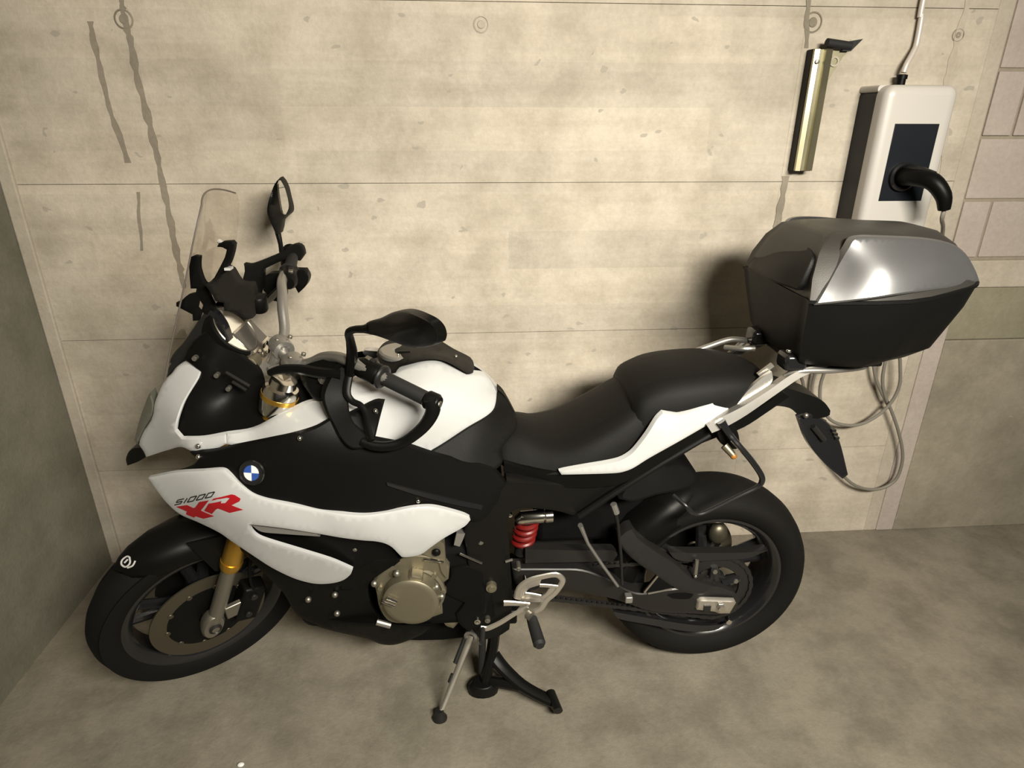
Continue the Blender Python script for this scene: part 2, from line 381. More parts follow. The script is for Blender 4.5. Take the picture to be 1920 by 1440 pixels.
# cast panels: rows between shuttering joints, columns between the leaky vertical seams
JZ = [0.0, 0.4102, 0.9237, 1.4372, 1.9507, ZC]; JX = [XL+0.042, -0.951, 1.062, 1.676]
for i in range(len(JZ)-1):
    for j in range(len(JX)-1):
        g = 0.0009; e = rng.uniform(-0.0008, 0.0008)
        mb = MB(); x0, x1, z0, z1 = JX[j]+0.0002, JX[j+1]-0.0002, JZ[i]+g, JZ[i+1]-g
        mb.box((x0, e, z0), (x1, 0.02, z1)); mb.build('concrete_panel', 'wall', wb, smooth=None)
# dark leak streaks beside the seams: thin cement crusts
def streak(pts, w, y=-0.0015, m='stain'):
    mb = MB(); P = [np.array(W(u, v, y)) for u, v in pts]; r = random.Random(len(pts)); Q = []
    for i in range(len(P)-1):
        for k in range(6): Q.append(P[i]+(P[i+1]-P[i])*k/6+np.array([r.uniform(-.002, .002), 0, 0]))
    Q.append(P[-1]); L = []; Rr = []
    for q in Q:
        h = w*r.uniform(0.45, 1.1); L.append((q[0]-h, y-0.0007, q[2])); Rr.append((q[0]+h, y-0.0007, q[2]))
    n = len(Q); V = L+Rr+[(a, 0.004, c) for a, b, c in L]+[(a, 0.004, c) for a, b, c in Rr]
    F_ = []
    for i in range(n-1): F_ += [(i, i+1, n+i+1, n+i), (i, 2*n+i, 2*n+i+1, i+1), (n+i, n+i+1, 3*n+i+1, 3*n+i)]
    mb.add(V, F_); return mb.build('leak_streak', m, wb, smooth=None)
streak([(228, 0), (232, 30), (243, 70), (262, 165), (285, 250), (305, 340), (322, 430), (338, 505), (345, 540)], 0.0115)
streak([(170, 40), (178, 90), (205, 200), (240, 305)], 0.009)
streak([(258, 360), (266, 470)], 0.006)
streak([(1474, 330), (1462, 400), (1445, 470)], 0.013)
streak([(1515, 0), (1512, 90)], 0.009)
streak([(1818, 0), (1795, 75), (1775, 150), (1768, 330)], 0.013, m='strip')
# tie-hole plugs
for (u, v, rr) in ((902, 46, 0.024), (232, 36, 0.027), (1524, 42, 0.030), (1796, 66, 0.02)):
    c = W(u, v, 0); mb = MB()
    mb.lathe([(1e-5, -0.002), (rr*0.42, -0.003), (rr*0.55, 0.004), (rr*0.75, 0.004), (rr*0.85, -0.003), (rr, -0.001), (rr*1.02, 0.004)], c, (0, 1, 0), 28)
    mb.build('tie_hole_plug', 'strip' if u == 902 else 'stain', wb)
# corner strips
struct(MB().box((XL, -0.012, 0), (XL+0.042, 0.02, ZC)).build('trim_1', 'strip', smooth=None, bevel=0.004))
t2 = struct(MB().box((1.6755, -0.002, 0), (1.7275, 0.02, ZC)).build('trim_2', 'strip', smooth=None, bevel=0.003))
# right-hand masonry
wr = struct(MB().box((1.726, 0.006, 0), (3.4, 0.02, ZC)).build('wall_right', 'mortar', smooth=None))
BH = 0.2045; bw = 0.305; z = 1.163
row = 0; bmesh_cache = {}
while z < ZC-0.02:
    x = 1.733-(0.195 if row % 2 == 0 else 0.055)
    while x < 2.75:
        xa, xb = max(x, 1.735), x+bw-0.010
        if xb-xa > 0.03:
            mb = MB().box((xa, rng.uniform(-0.0015, 0.001), z+0.0105), (xb, 0.012, min(z+BH, ZC))); mb.build('block', 'block', wr, smooth=None, bevel=0.003)
        x += bw
    z += BH; row += 1
MB().box((1.80, -0.010, 1.063), (3.4, 0.02, 1.163)).build('ledge_strip', 'strip', wr, smooth=None, bevel=0.004)
MB().box((1.80, -0.004, 0.861), (3.4, 0.02, 1.061)).build('band_panel', 'olive', wr, smooth=None, bevel=0.003)
MB().box((1.80, -0.008, 0.0), (3.4, 0.02, 0.859)).build('plinth_panel', 'plinth', wr, smooth=None, bevel=0.004)
MB().box((1.727, -0.006, 0.0), (1.801, 0.02, 1.16)).build('pilaster_strip', 'block', wr, smooth=None, bevel=0.004)

# ---------------------------------------------------------------- wall charger
def rrect(x0, x1, z0, z1, r, n=6):
    out = []
    for cx, cz, a0 in ((x1-r, z1-r, 0), (x0+r, z1-r, 90), (x0+r, z0+r, 180), (x1-r, z0+r, 270)):
        for k in range(n+1):
            a = math.radians(a0+90*k/n); out.append((cx+r*math.cos(a), cz+r*math.sin(a)))
    return out
c0 = W(1614, 162, 0); c1 = W(1562, 412, 0); cx0, cz1 = c0[0]-0.002, c0[2]; cw, chh, cdp = 0.232, 0.485, 0.150; cz0 = cz1-chh
ch = empty('wall_charger', (cx0+cw/2, 0, cz0), 'white electric car charging box with dark front panel and socket', 'charger')
def shift(mb):
    mb.v = [(x-cx0-cw/2, y, z-cz0) for x, y, z in mb.v]; return mb
def prism(ol, ys): return [[(x, y, z) for x, z in ol_] for ol_, y in zip(ol, ys)]
o1 = rrect(cx0, cx0+cw, cz0, cz1, 0.028)
shift(MB().loft([[(x, -0.001, z) for x, z in rrect(cx0+0.004, cx0+cw-0.004, cz0+0.02, cz1-0.012, 0.02)], [(x, -0.112, z) for x, z in rrect(cx0+0.002, cx0+cw-0.002, cz0+0.02, cz1-0.012, 0.02)]])).build('back_shell', 'cpanel', ch)
shift(MB().loft([[(x, y, z) for x, z in rrect(cx0+a, cx0+cw-a, cz0+a, cz1-a, max(0.006, 0.032-a))] for a, y in ((0.0, -0.100), (0.0, -0.128), (0.003, -0.140), (0.011, -0.147), (0.028, -cdp))])).build('front_cover', 'charger', ch, smooth=50)
shift(MB().loft([[(x, y, z) for x, z in rrect(cx0, cx0+cw, cz1-0.02, cz1, 0.009)] for y in (-0.001, -0.10)])).build('top_cover', 'charger', ch)
# dark panel measured on the front plane
pa = [W(u, v, -cdp) for u, v in ((1679, 232), (1762, 232), (1726, 377), (1646, 377))]
px0, px1 = (pa[0][0]+pa[3][0])/2, (pa[1][0]+pa[2][0])/2; pz1, pz0 = pa[0][2], pa[3][2]
shift(MB().box((px0, -cdp-0.0015, pz0), (px1, -cdp+0.01, pz1))).build('front_panel', 'cpanel', ch, bevel=0.001)
shift(MB().lathe([(0.030, 0.0), (0.044, 0.0), (0.044, -0.012), (0.038, -0.016), (0.032, -0.012)], ((px0+px1)/2-0.012, -cdp-0.001, pz0+0.075), (0, 1, 0), 32)).build('socket', 'gloss', ch)
shift(MB().box((px1-0.05, -cdp-0.001, pz0-0.008), (px1-0.012, -cdp+0.002, pz0-0.002))).build('badge', 'greyp', ch)
shift(MB().lathe([(0.013, -0.012), (0.013, 0.020), (0.016, 0.020), (0.016, 0.032), (0.009, 0.034)], (W(1690, 150, -0.035)[0], -0.035, cz1+0.0), (0, 0, 1), 20)).build('cable_gland', 'black', ch)
# conduit
cp = empty('conduit', W(1740, 0, -0.02), 'light grey conduit pipe rising above the charging box', 'pipe')
P = [W(1694, 136, -0.035), W(1700, 120, -0.033), W(1712, 98, -0.024), W(1719, 80, -0.018), W(1728, 30, -0.016), W(1735, -20, -0.016)]
P += [P[-1]+np.array([0, 0, 0.7])]
mb = MB().tube([q-np.array(cp.location) for q in P], 0.0085, 12, cr=5); mb.build('pipe', 'pipe', cp)
# plug and cable
sc = np.array([(px0+px1)/2-0.012, -cdp-0.001, pz0+0.075])
pg = empty('charging_plug', tuple(sc), 'black charging plug with grey top in the charging box socket', 'plug')
Pp = [sc+np.array([0, -0.002, 0]), sc+np.array([0.004, -0.055, 0.004]), sc+np.array([0.030, -0.105, -0.006]), sc+np.array([0.058, -0.128, -0.045]), sc+np.array([0.070, -0.130, -0.085])]
MB().tube([q-sc for q in Pp], [0.029, 0.028, 0.026, 0.023, 0.017], 16, cr=4).build('plug_body', 'black', pg)
Pt = [q+np.array([0, 0, 0.018]) for q in Pp[:3]]
MB().tube([q-sc for q in Pt], [0.014, 0.016, 0.012], 10, cr=4).build('plug_top', 'grey', pg)
hook = Pp[-1]
def wp(l, y): return [W(u, v, y) for u, v in l]
run = [hook, hook+np.array([0.004, 0.004, -0.03])]+[W(1768, 430, -0.20), W(1760, 480, -0.13), W(1735, 560, -0.07), W(1700, 620, -0.05)]
A_ = wp([(1668, 655), (1657, 693), (1655, 720), (1661, 746), (1672, 772), (1684, 807), (1692, 845), (1690, 874), (1678, 901), (1651, 916), (1620, 916), (1588, 899), (1550, 850), (1520, 780), (1505, 716), (1490, 670), (1490, 610), (1530, 560), (1600, 560)], -0.045)
B_ = wp([(1640, 590), (1682, 655), (1688, 693), (1686, 724), (1672, 753), (1647, 778), (1615, 795), (1584, 797), (1557, 787), (1540, 760), (1538, 725), (1548, 690), (1553, 660), (1560, 600), (1600, 570)], -0.062)
C_ = wp([(1600, 570), (1630, 640), (1636, 672), (1642, 708), (1654, 738), (1668, 765)], -0.038)
D_ = wp([(1600, 575), (1540, 640), (1530, 690), (1522, 735), (1530, 775), (1548, 790)], -0.03)
cb = tag(MB().tube(run+A_, 0.0062, 10, cr=4).tube(B_, 0.0062, 10, cr=4).tube(C_, 0.0062, 10, cr=4).tube(D_, 0.005, 10, cr=4).build('charging_cable', 'cable'), 'grey charging cable hanging in loops on the wall below the top case', 'cable')
# ---------------------------------------------------------------- folded steel wall bracket
bt, bb = W(1513, 95, 0), W(1478, 318, 0); bx, bz1, bz0 = bt[0], bt[2], bb[2]
bk_ = empty('wall_bracket', (bx, 0, bz0), 'yellow zinc steel channel bracket with black rubber arm on the wall', 'bracket')
def sh(mb):
    mb.v = [(x-bx, y, z-bz0) for x, y, z in mb.v]; return mb
prof = [(0, -0.0405), (0, -0.052), (0.014, -0.056), (0.020, -0.047), (0.030, -0.047), (0.036, -0.056), (0.058, -0.050), (0.062, -0.0405), (0.058, -0.0405), (0.054, -0.046), (0.038, -0.051), (0.032, -0.042), (0.018, -0.042), (0.012, -0.051), (0.004, -0.048), (0.004, -0.0405)]
sh(MB().loft([[(bx+x, y, z) for x, y in prof] for z in (bz0, bz1)])).build('channel', 'zinc', bk_, smooth=20)
sh(MB().box((bx-0.001, -0.040, bz0-0.002), (bx+0.060, -0.001, bz1+0.002))).build('side_shade_block', 'black', bk_, bevel=0.003)  # black block paints in the deep shade on the channel's left side
gp = [(0.060, 0.0), (0.062, -0.10), (0.108, -0.012), (0.118, 0.0)]
sh(MB().loft([[(bx+x, y, bz1+z) for x, z in gp] for y in (-0.030, -0.026)])).build('gusset', 'zinc', bk_, smooth=None)
sh(MB().lathe([(0.010, -0.0), (0.015, -0.001), (0.015, 0.004), (0.010, 0.004)], (bx+0.078, -0.033, bz1-0.032), (0, 1, 0), 20)).build('gusset_hole', 'strip', bk_)
sh(MB().tube([(bx+0.034, -0.050, bz1+0.018), (bx+0.116, -0.040, bz1+0.010)], 0.0125, 14).add([(bx+0.09, -0.03, bz1-0.004), (bx+0.118, -0.03, bz1-0.004), (bx+0.150, -0.03, bz1+0.030), (bx+0.10, -0.03, bz1+0.022), (bx+0.09, -0.045, bz1-0.004), (bx+0.118, -0.045, bz1-0.004), (bx+0.150, -0.045, bz1+0.030), (bx+0.10, -0.045, bz1+0.022)], [(0,1,2,3),(7,6,5,4),(0,4,5,1),(1,5,6,2),(2,6,7,3),(3,7,4,0)])).build('rubber_arm', 'grip', bk_)
sh(MB().lathe([(1e-5, -0.006), (0.006, -0.005), (0.007, 0)], (bx+0.010, -0.056, bz1-0.035), (0, 1, 0), 14)).build('bolt', 'steel', bk_)
# ================================================================ motorcycle
mc = empty('motorcycle', (0, 0, 0), 'white and black sport touring motorcycle parked along the concrete wall', 'motorcycle')
mc.matrix_world = BIKE
def cx(pts, o=(0, 0), s=1.0): return [(o[0]+u/s, o[1]+v/s) for u, v in pts]
def both(fn):
    for sgn in (1, -1): fn(sgn)
# ---------------------------------------------------------------- wheels
def tyre_prof(R, w, bead):
    h = [(bead, w*0.78), (bead+0.012, w*0.90), (bead+0.035, w), (bead+0.055, w*0.985), (R-0.026, w*0.84), (R-0.012, w*0.60), (R-0.004, w*0.33), (R, 0.0)]
    return h+[(r, -y) for r, y in h[-2::-1]]+[(bead-0.01, -w*0.6), (bead-0.01, w*0.6)]
def wheel(name, c, R, w, bead, fr, nsp, tread=True):
    c = np.array(c)
    t = MB().lathe(tyre_prof(R, w, bead), c, (0, 1, 0), 96, closed=True).build(name, 'rubber', mc, smooth=60, fr=fr)
    rw = w*0.80
    rim = [(bead+0.006, rw), (bead-0.006, rw), (bead-0.016, rw*0.9), (bead-0.030, rw*0.6), (bead-0.034, 0), (bead-0.030, -rw*0.6), (bead-0.016, -rw*0.9), (bead-0.006, -rw), (bead+0.006, -rw), (bead-0.012, 0)]
    MB().lathe(rim, c, (0, 1, 0), 80, closed=True).build('rim', 'gloss', t, fr=fr)
    MB().lathe([(0.014, -0.055), (0.042, -0.055), (0.050, -0.03), (0.050, 0.03), (0.042, 0.055), (0.014, 0.055)], c, (0, 1, 0), 32, closed=True).build('hub', 'gloss', t, fr=fr)
    for k in range(nsp):
        a = 2*math.pi*k/nsp+0.35; mb = MB()
        for d in (-0.16, 0.16):
            p0 = c+np.array([math.cos(a+d*0.6)*0.042, 0, math.sin(a+d*0.6)*0.042]); p1 = c+np.array([math.cos(a+d)*(bead-0.028), 0, math.sin(a+d)*(bead-0.028)])
            mb.tube([p0, (p0+p1)/2, p1], [0.019, 0.013, 0.012], 8, flat=1.3)
        mb.build('spoke', 'gloss', t, fr=fr)
    return t
def disc(parent, c, y, R, fr, m='disc'):
    c = np.array(c)+np.array([0, y, 0])
    d = MB().lathe([(R*0.72, -0.0025), (R, -0.0025), (R, 0.0025), (R*0.72, 0.0025)], c, (0, 1, 0), 64, closed=True)
    for k in range(10):
        a = 2*math.pi*k/10; d.cyl(c+np.array([math.cos(a)*R*0.72, 0.0, math.sin(a)*R*0.72]), (0, 1, 0), 0.008, 0.009, 10)
    b = d.build('brake_disc', m, parent, fr=fr)
    mb = MB().lathe([(0.03, -0.004), (R*0.74, -0.002), (R*0.74, 0.002), (0.05, 0.006), (0.03, 0.006)], c, (0, 1, 0), 40, closed=True)
    mb.build('disc_carrier', 'black', b, fr=fr); return b
fw_ = wheel('front_wheel', AX, 0.300, 0.061, 0.222, 's', 5)
disc(fw_, AX, 0.068, 0.160, 's'); disc(fw_, AX, -0.068, 0.160, 's')
MB().cyl(AX, (0, 1, 0), 0.012, 0.26, 16).build('axle', 'steel', fw_, fr='s')
RA = (0.0, 0.0, 0.32)
rw_ = wheel('rear_wheel', RA, 0.320, 0.096, 0.222, 'b', 5)
disc(rw_, RA, -0.085, 0.1325, 'b')
sp = MB(); R0 = 0.112; ny = 45; pr = []
for k in range(ny*4):
    a = 2*math.pi*k/(ny*4); r = R0+(0.0045 if k % 4 in (1, 2) else -0.002); pr.append((r*math.cos(a), r*math.sin(a)))
inn = [(0.078*math.cos(2*math.pi*k/(ny*4)), 0.078*math.sin(2*math.pi*k/(ny*4))) for k in range(ny*4)]
n_ = len(pr); yv = (0.104, 0.111)
V_ = [(x, yv[0], 0.32+z) for x, z in pr]+[(x, yv[1], 0.32+z) for x, z in pr]+[(x, yv[0], 0.32+z) for x, z in inn]+[(x, yv[1], 0.32+z) for x, z in inn]
F_ = []
for i in range(n_):
    j = (i+1) % n_; F_ += [(i, j, n_+j, n_+i), (n_+i, n_+j, 3*n_+j, 3*n_+i), (2*n_+i, 3*n_+i, 3*n_+j, 2*n_+j), (i, 2*n_+i, 2*n_+j, j)]
spo = sp.add(V_, F_).build('sprocket', 'grey', rw_)
cm = MB()
for k in range(5):
    a = 2*math.pi*k/5+0.2; cm.tube([(0.03*math.cos(a), 0.103, 0.32+0.03*math.sin(a)), (0.083*math.cos(a), 0.106, 0.32+0.083*math.sin(a))], [0.02, 0.013], 8)
cm.cyl((0, 0.095, 0.32), (0, 1, 0), 0.05, 0.03); cm.build('sprocket_carrier', 'gloss', rw_)
for k in range(5):
    a = 2*math.pi*k/5+0.2; MB().cyl((0.068*math.cos(a), 0.116, 0.32+0.068*math.sin(a)), (0, 1, 0), 0.008, 0.012, 6).build('sprocket_nut', 'steel', rw_)
MB().cyl((0, 0.0, 0.32), (0, 1, 0), 0.016, 0.27, 20).build('axle', 'steel', rw_)
# chain
chn = MB(); fs, rf, rr_ = np.array([0.615, 0.375]), 0.042, R0+0.002; rs = np.array([0.0, 0.32]); d = rs-fs; D = np.linalg.norm(d); al = math.asin((rr_-rf)/D); th = math.atan2(d[1], d[0])
loop = []
n1 = np.array([math.cos(th+math.pi/2-al), math.sin(th+math.pi/2-al)]); n2 = np.array([math.cos(th-math.pi/2+al), math.sin(th-math.pi/2+al)])
pa_, pb_, pc_, pd_ = fs+rf*n1, rs+rr_*n1, rs+rr_*n2, fs+rf*n2
L1 = [pa_+(pb_-pa_)*t for t in np.linspace(0, 1, 40)]
a1 = math.atan2(n1[1], n1[0]); a2 = math.atan2(n2[1], n2[0])
while a2 > a1: a2 -= 2*math.pi
if abs(a2-a1) < 1e-3: a2 -= 2*math.pi
mid = rs+rr_*np.array([math.cos((a1+a2)/2), math.sin((a1+a2)/2)])
if (mid-rs)@(rs-fs) < 0: a2 += 2*math.pi
L2 = [rs+rr_*np.array([math.cos(a), math.sin(a)]) for a in np.linspace(a1, a2, 24)]
L3 = [pc_+(pd_-pc_)*t for t in np.linspace(0, 1, 40)]
loop = L1+L2[1:-1]+L3
for i in range(len(loop)-1):
    p_, q_ = loop[i], loop[i+1]
    for yy in (0.1005, 0.1145): chn.bar((p_[0], yy, p_[1]), (q_[0], yy, q_[1]), 0.013 if i % 2 else 0.010, 0.002, (0, 1, 0))
    chn.cyl(((p_[0]+q_[0])/2, 0.1075, (p_[1]+q_[1])/2), (0, 1, 0), 0.0045, 0.017, 6)
chn.build('chain', 'grey', mc)
# ---------------------------------------------------------------- fork, fender, brakes (turn with the bars)
fu = np.array([-math.sin(RAKE), 0, math.cos(RAKE)]); fo = np.array([math.cos(RAKE), 0, math.sin(RAKE)])
ftop = np.array(AX)-fo*0.030+fu*0.821+fo*0.092; fu = ftop-np.array(AX); fu[1] = 0; fu /= np.linalg.norm(fu); fo = np.array([fu[2], 0, -fu[0]])
for s in (1, -1):
    base = np.array(AX)+np.array([0, s*0.105, 0])
    lg = MB().tube([base+fu*(-0.02), base+fu*0.12, base+fu*0.27], [0.0215, 0.0215, 0.0215], 20).build('fork_leg', 'steel', mc, fr='s')
    MB().tube([base+fu*0.235, base+fu*0.245, base+fu*0.82], [0.029, 0.0285, 0.0275], 20).build('fork_tube', 'gold', lg, fr='s')
    MB().tube([base+fu*0.222, base+fu*0.235, base+fu*0.250], [0.0265, 0.0305, 0.0305], 20).build('fork_seal', 'gold', lg, fr='s')
    ft = MB().loft([[base+fo*(a*math.cos(t)+0.004)+fu*(b*math.sin(t)+0.005)+np.array([0, s*y, 0]) for t in np.linspace(0, 2*math.pi, 20, endpoint=False)] for a, b, y in ((0.028, 0.044, -0.018), (0.031, 0.048, -0.008), (0.031, 0.048, 0.010), (0.026, 0.042, 0.019))])
    ft.build('fork_foot', 'steel', lg, fr='s')
    MB().lathe([(0.010, 0.0), (0.016, 0.0), (0.018, 0.006), (0.012, 0.010), (0.008, 0.004)], np.array(AX)+np.array([0, s*0.122, 0]), (0, s, 0), 20).build('axle_nut', 'grey', lg, fr='s')
    c = base-fo*0.085+fu*0.075
    cal = MB().obox(c, fu, fo, (0, 1, 0), 0.065, 0.032, 0.026).build('brake_caliper', 'black', mc, fr='s', bevel=0.008)
    MB().bar(base-fo*0.02+fu*0.05+np.array([0, s*0.012, 0]), c+np.array([0, s*0.012, 0]), 0.05, 0.016).build('caliper_bracket', 'steel', cal, fr='s', bevel=0.003)
    for k in (-0.035, 0.035): MB().cyl(c+fu*k+np.array([0, s*0.028, 0]), (0, 1, 0), 0.010, 0.008, 14).build('caliper_bolt', 'grey', cal, fr='s')
    MB().tube([c+fu*0.05+np.array([0, s*0.02, 0]), c+fu*0.12+fo*0.03+np.array([0, s*0.02, 0]), base+fu*0.33-fo*0.04, base+fu*0.50-fo*0.04], 0.0045, 8, cr=4).build('brake_hose', 'black', cal, fr='s')
# fender: swept arch over the tyre
c = np.array(AX)
FA = [(57, 0.016, 0.004), (60, 0.040, 0.007), (66, 0.056, 0.008), (76, 0.068, 0.008), (90, 0.075, 0.008), (106, 0.078, 0.010), (122, 0.076, 0.012), (140, 0.070, 0.012), (158, 0.060, 0.010)]
rings = []
for a, hw, dr in FA:
    a = math.radians(a); e = np.array([math.cos(a), 0, math.sin(a)]); row = []
    sec = [(1.0, -0.055), (1.03, -0.030), (0.93, -0.010), (0.66, 0.006), (0.33, 0.013), (0, 0.015)]
    out = [(hw*k, 0.300+dr+q) for k, q in sec]; full = out+[(-y, r) for y, r in out[-2::-1]]
    inn_ = [(y*0.94, r-0.006) for y, r in reversed(full)]
    rings.append([c+e*r+np.array([0, y, 0]) for y, r in full+inn_])
fd = MB().loft(rings).build('front_fender', 'black', mc, smooth=50, fr='s')
for s in (1, -1):
    b_ = np.array(AX)
    MB().add([b_+fu*0.20+np.array([0, s*0.075, 0])+fo*0.03, b_+fu*0.20+np.array([0, s*0.082, 0])-fo*0.03, b_+fu*0.33+np.array([0, s*0.070, 0])-fo*0.04, b_+fu*0.31+np.array([0, s*0.072, 0])+fo*0.12,
              b_+fu*0.20+np.array([0, s*0.090, 0])+fo*0.03, b_+fu*0.20+np.array([0, s*0.095, 0])-fo*0.03, b_+fu*0.33+np.array([0, s*0.080, 0])-fo*0.04, b_+fu*0.31+np.array([0, s*0.080, 0])+fo*0.12], [(0,1,2,3),(7,6,5,4),(0,4,5,1),(1,5,6,2),(2,6,7,3),(3,7,4,0)]).build('fender_stay', 'black', fd, fr='s')
# pale decal on the fender tip: a loop and a stroke
def arcpt(a, y, lift=0.0):
    a = math.radians(a); r0 = 0.300
    hw = np.interp(math.degrees(a), [q[0] for q in FA], [q[1] for q in FA]); dr = np.interp(math.degrees(a), [q[0] for q in FA], [q[2] for q in FA])
    k = abs(y)/hw; q = np.interp(k, [0, 0.33, 0.66, 0.93, 1.03], [0.015, 0.013, 0.006, -0.010, -0.030])
    return np.array(AX)+np.array([math.cos(a), 0, math.sin(a)])*(r0+dr+q+lift)+np.array([0, y, 0])
dc = MB()
for pth in ([(66, 0.012), (65, 0.026), (62.5, 0.026), (61.5, 0.014), (62.5, 0.004), (65, 0.004), (66, 0.012)], [(67.5, 0.030), (65.5, 0.036), (63, 0.031)], [(65, 0.014), (63, 0.016)]):
    dc.tube([arcpt(a, y, 0.0015) for a, y in pth], 0.0024, 6, cr=4, flat=1.0)
dc.build('decal', 'greyp', fd, fr='s')
# ---------------------------------------------------------------- yokes, bars, controls
hz = np.array(AX)
for k, (h, m_) in enumerate(((0.58, 'grey'), (0.775, 'satin'))):
    p = hz+fu*h; mb = MB()
    mb.loft([[p+fu*z+q for q in [np.array([x*0.9, y, 0])+fo*0 for x, y in [(0.035, 0.13), (-0.035, 0.13), (-0.06, 0.06), (-0.065, 0), (-0.06, -0.06), (-0.035, -0.13), (0.035, -0.13), (0.015, -0.06), (0.012, 0), (0.015, 0.06)]]] for z in (-0.014, 0.014)])
    mb.build('triple_clamp', m_, mc, fr='s', bevel=0.004)
for s in (1, -1):
    p = hz+fu*0.822+np.array([0, s*0.105, 0])
    fc = MB().lathe([(0.040, -0.075), (0.044, -0.045), (0.044, -0.014), (0.040, -0.004), (0.033, 0.0), (0.031, 0.018), (0.016, 0.021), (1e-5, 0.013)], p, fu, 24).build('fork_cap', 'chrome', mc, fr='s')
    MB().lathe([(0.043, -0.036), (0.0452, -0.036), (0.0452, -0.024), (0.043, -0.024)], p, fu, 24, closed=True).build('cap_ring', 'gold', fc, fr='s')
MB().lathe([(0.020, -0.03), (0.026, -0.02), (0.026, 0.004), (0.018, 0.008), (0.010, 0.004)], hz+fu*0.80-fo*0.032, fu, 6).build('steering_nut', 'satin', mc, fr='s', smooth=25)
barp = [S(552, 684, 0.045), S(581, 681, 0.085), S(604, 671, 0.13), S(628, 669, 0.17), S(652, 676, 0.21), S(690, 694, 0.26), S(740, 718, 0.32), S(800, 748, 0.40)]
half = barp; ctr = [np.array([half[0][0]+0.004, 0, half[0][2]-0.004])]
full = [np.array([x, -y, z]) for x, y, z in half[::-1]]+ctr+half
hb = MB().tube(full, 0.0135, 14, cr=4).build('handlebar', 'satin', mc, fr='s')
for s in (1, -1):
    q = np.array(half[0]); q = np.array([q[0], s*0.045, q[2]])
    rs_ = MB().tube([q-fu*0.055+fo*0.005, q-fu*0.02, q+fu*0.012], [0.022, 0.024, 0.026], 18).build('bar_riser', 'satin', mc, fr='s')
    MB().lathe([(0.014, -0.022), (0.027, -0.022), (0.028, -0.018), (0.028, 0.018), (0.027, 0.022), (0.014, 0.022)], q, (0, 1, 0), 24, closed=True).build('bar_clamp', 'satin', rs_, fr='s')
    for dx in (-0.017, 0.017): MB().cyl(q+fu*0.026+np.array([dx, 0, 0]), fu, 0.006, 0.008, 8).build('clamp_bolt', 'steel', rs_, fr='s')
    f = lambda P_: [np.array([p[0], s*p[1], p[2]]) for p in P_]
    gr = MB().tube(f([S(717, 707, 0.287), S(798, 747, 0.398)]), 0.0172, 18).build('grip', 'grip', hb, fr='s')
    a_, b_ = f([S(717, 707, 0.287)])[0], f([S(798, 747, 0.398)])[0]; dd = (b_-a_)/np.linalg.norm(b_-a_)
    MB().lathe([(0.017, -0.006), (0.028, -0.004), (0.029, 0.0), (0.027, 0.004), (0.018, 0.008)], a_, dd, 24).build('grip_flange', 'grey', gr, fr='s')
    sw = MB().tube([a_-dd*0.075, a_-dd*0.06, a_-dd*0.012, a_-dd*0.004], [0.018, 0.026, 0.027, 0.022], 14).build('switch_block', 'black', hb, fr='s')
    for k, (o1_, o2_) in enumerate(((-0.052, 0.026), (-0.038, 0.029), (-0.022, 0.027))):
        MB().obox(a_+dd*o1_+np.array([-0.010, 0, o2_-0.002-0.004*k]), dd, (0, 0, 1), np.cross(dd, (0, 0, 1)), 0.007, 0.004, 0.006).build('switch_button', 'steel' if k == 0 else 'grey', sw, fr='s', bevel=0.001)
    be = MB().lathe([(0.014, -0.01), (0.022, 0.0), (0.023, 0.022), (0.018, 0.030), (0.010, 0.031), (1e-5, 0.028)], b_+dd*0.006, dd, 20).build('bar_end', 'black', hb, fr='s')
    MB().lathe([(1e-5, 0.035), (0.009, 0.034), (0.011, 0.028)], b_+dd*0.006, dd, 16).build('bar_end_bolt', 'steel', be, fr='s')
    lv = f([S(655, 700, 0.225), S(650, 735, 0.25), S(660, 752, 0.27), S(676, 760, 0.29), S(685, 775, 0.31), S(690, 800, 0.34), S(697, 826, 0.37)])
    MB().tube(lv, [0.011, 0.010, 0.008, 0.0075, 0.007, 0.0065, 0.008], 10, cr=4, flat=0.7).build('lever', 'black', hb, fr='s')
    hg = f([S(806, 747, 0.42), S(812, 768, 0.428), S(800, 793, 0.425), S(780, 813, 0.415), S(756, 829, 0.40), S(728, 837, 0.385), S(700, 836, 0.365), S(678, 828, 0.345)])
    hgo = MB().tube(hg, [0.013, 0.0145, 0.0135, 0.0125, 0.0115, 0.011, 0.011, 0.010], 12, cr=4, flat=1.25).build('hand_guard', 'black', hb, fr='s')
# hand-guard shell
skin('guard_shell', [(622, 702), (640, 685), (656, 692), (660, 718), (654, 745), (656, 775), (668, 798), (688, 815), (698, 836), (664, 842), (642, 828), (626, 800), (612, 770), (606, 740)],
     [(640, 685, 0.21), (606, 740, 0.225), (654, 745, 0.255), (642, 828, 0.32), (698, 836, 0.365), (660, 790, 0.30)], 'black', hb, t=0.012, fr='s')
# clutch / brake fluid reservoir on the bar
for s in (-1,):
    q = np.array(S(604, 671, 0.13)); q[1] *= s
    rv = MB().lathe([(1e-5, -0.02), (0.020, -0.02), (0.023, -0.014), (0.023, 0.018), (0.019, 0.024), (1e-5, 0.025)], q+np.array([0.045, s*0.05, 0.0]), (0, 0, 1), 20).build('fluid_reservoir', 'black', mc, fr='s')
MB().tube([S(505, 699, 0.085), S(530, 692, 0.11), S(565, 693, 0.14), S(600, 699, 0.18), S(640, 702, 0.215)], [0.008, 0.011, 0.013, 0.014, 0.014], 10, cr=4).build('clutch_hose', 'black', hb, fr='s')
skin('lever_perch', [(572, 700), (600, 690), (630, 684), (656, 690), (652, 715), (630, 740), (606, 752), (588, 748), (574, 725)], [(572, 700, 0.15), (656, 690, 0.215), (606, 752, 0.19)], 'black', hb, t=0.03, fr='s', mirror=False, step=10)
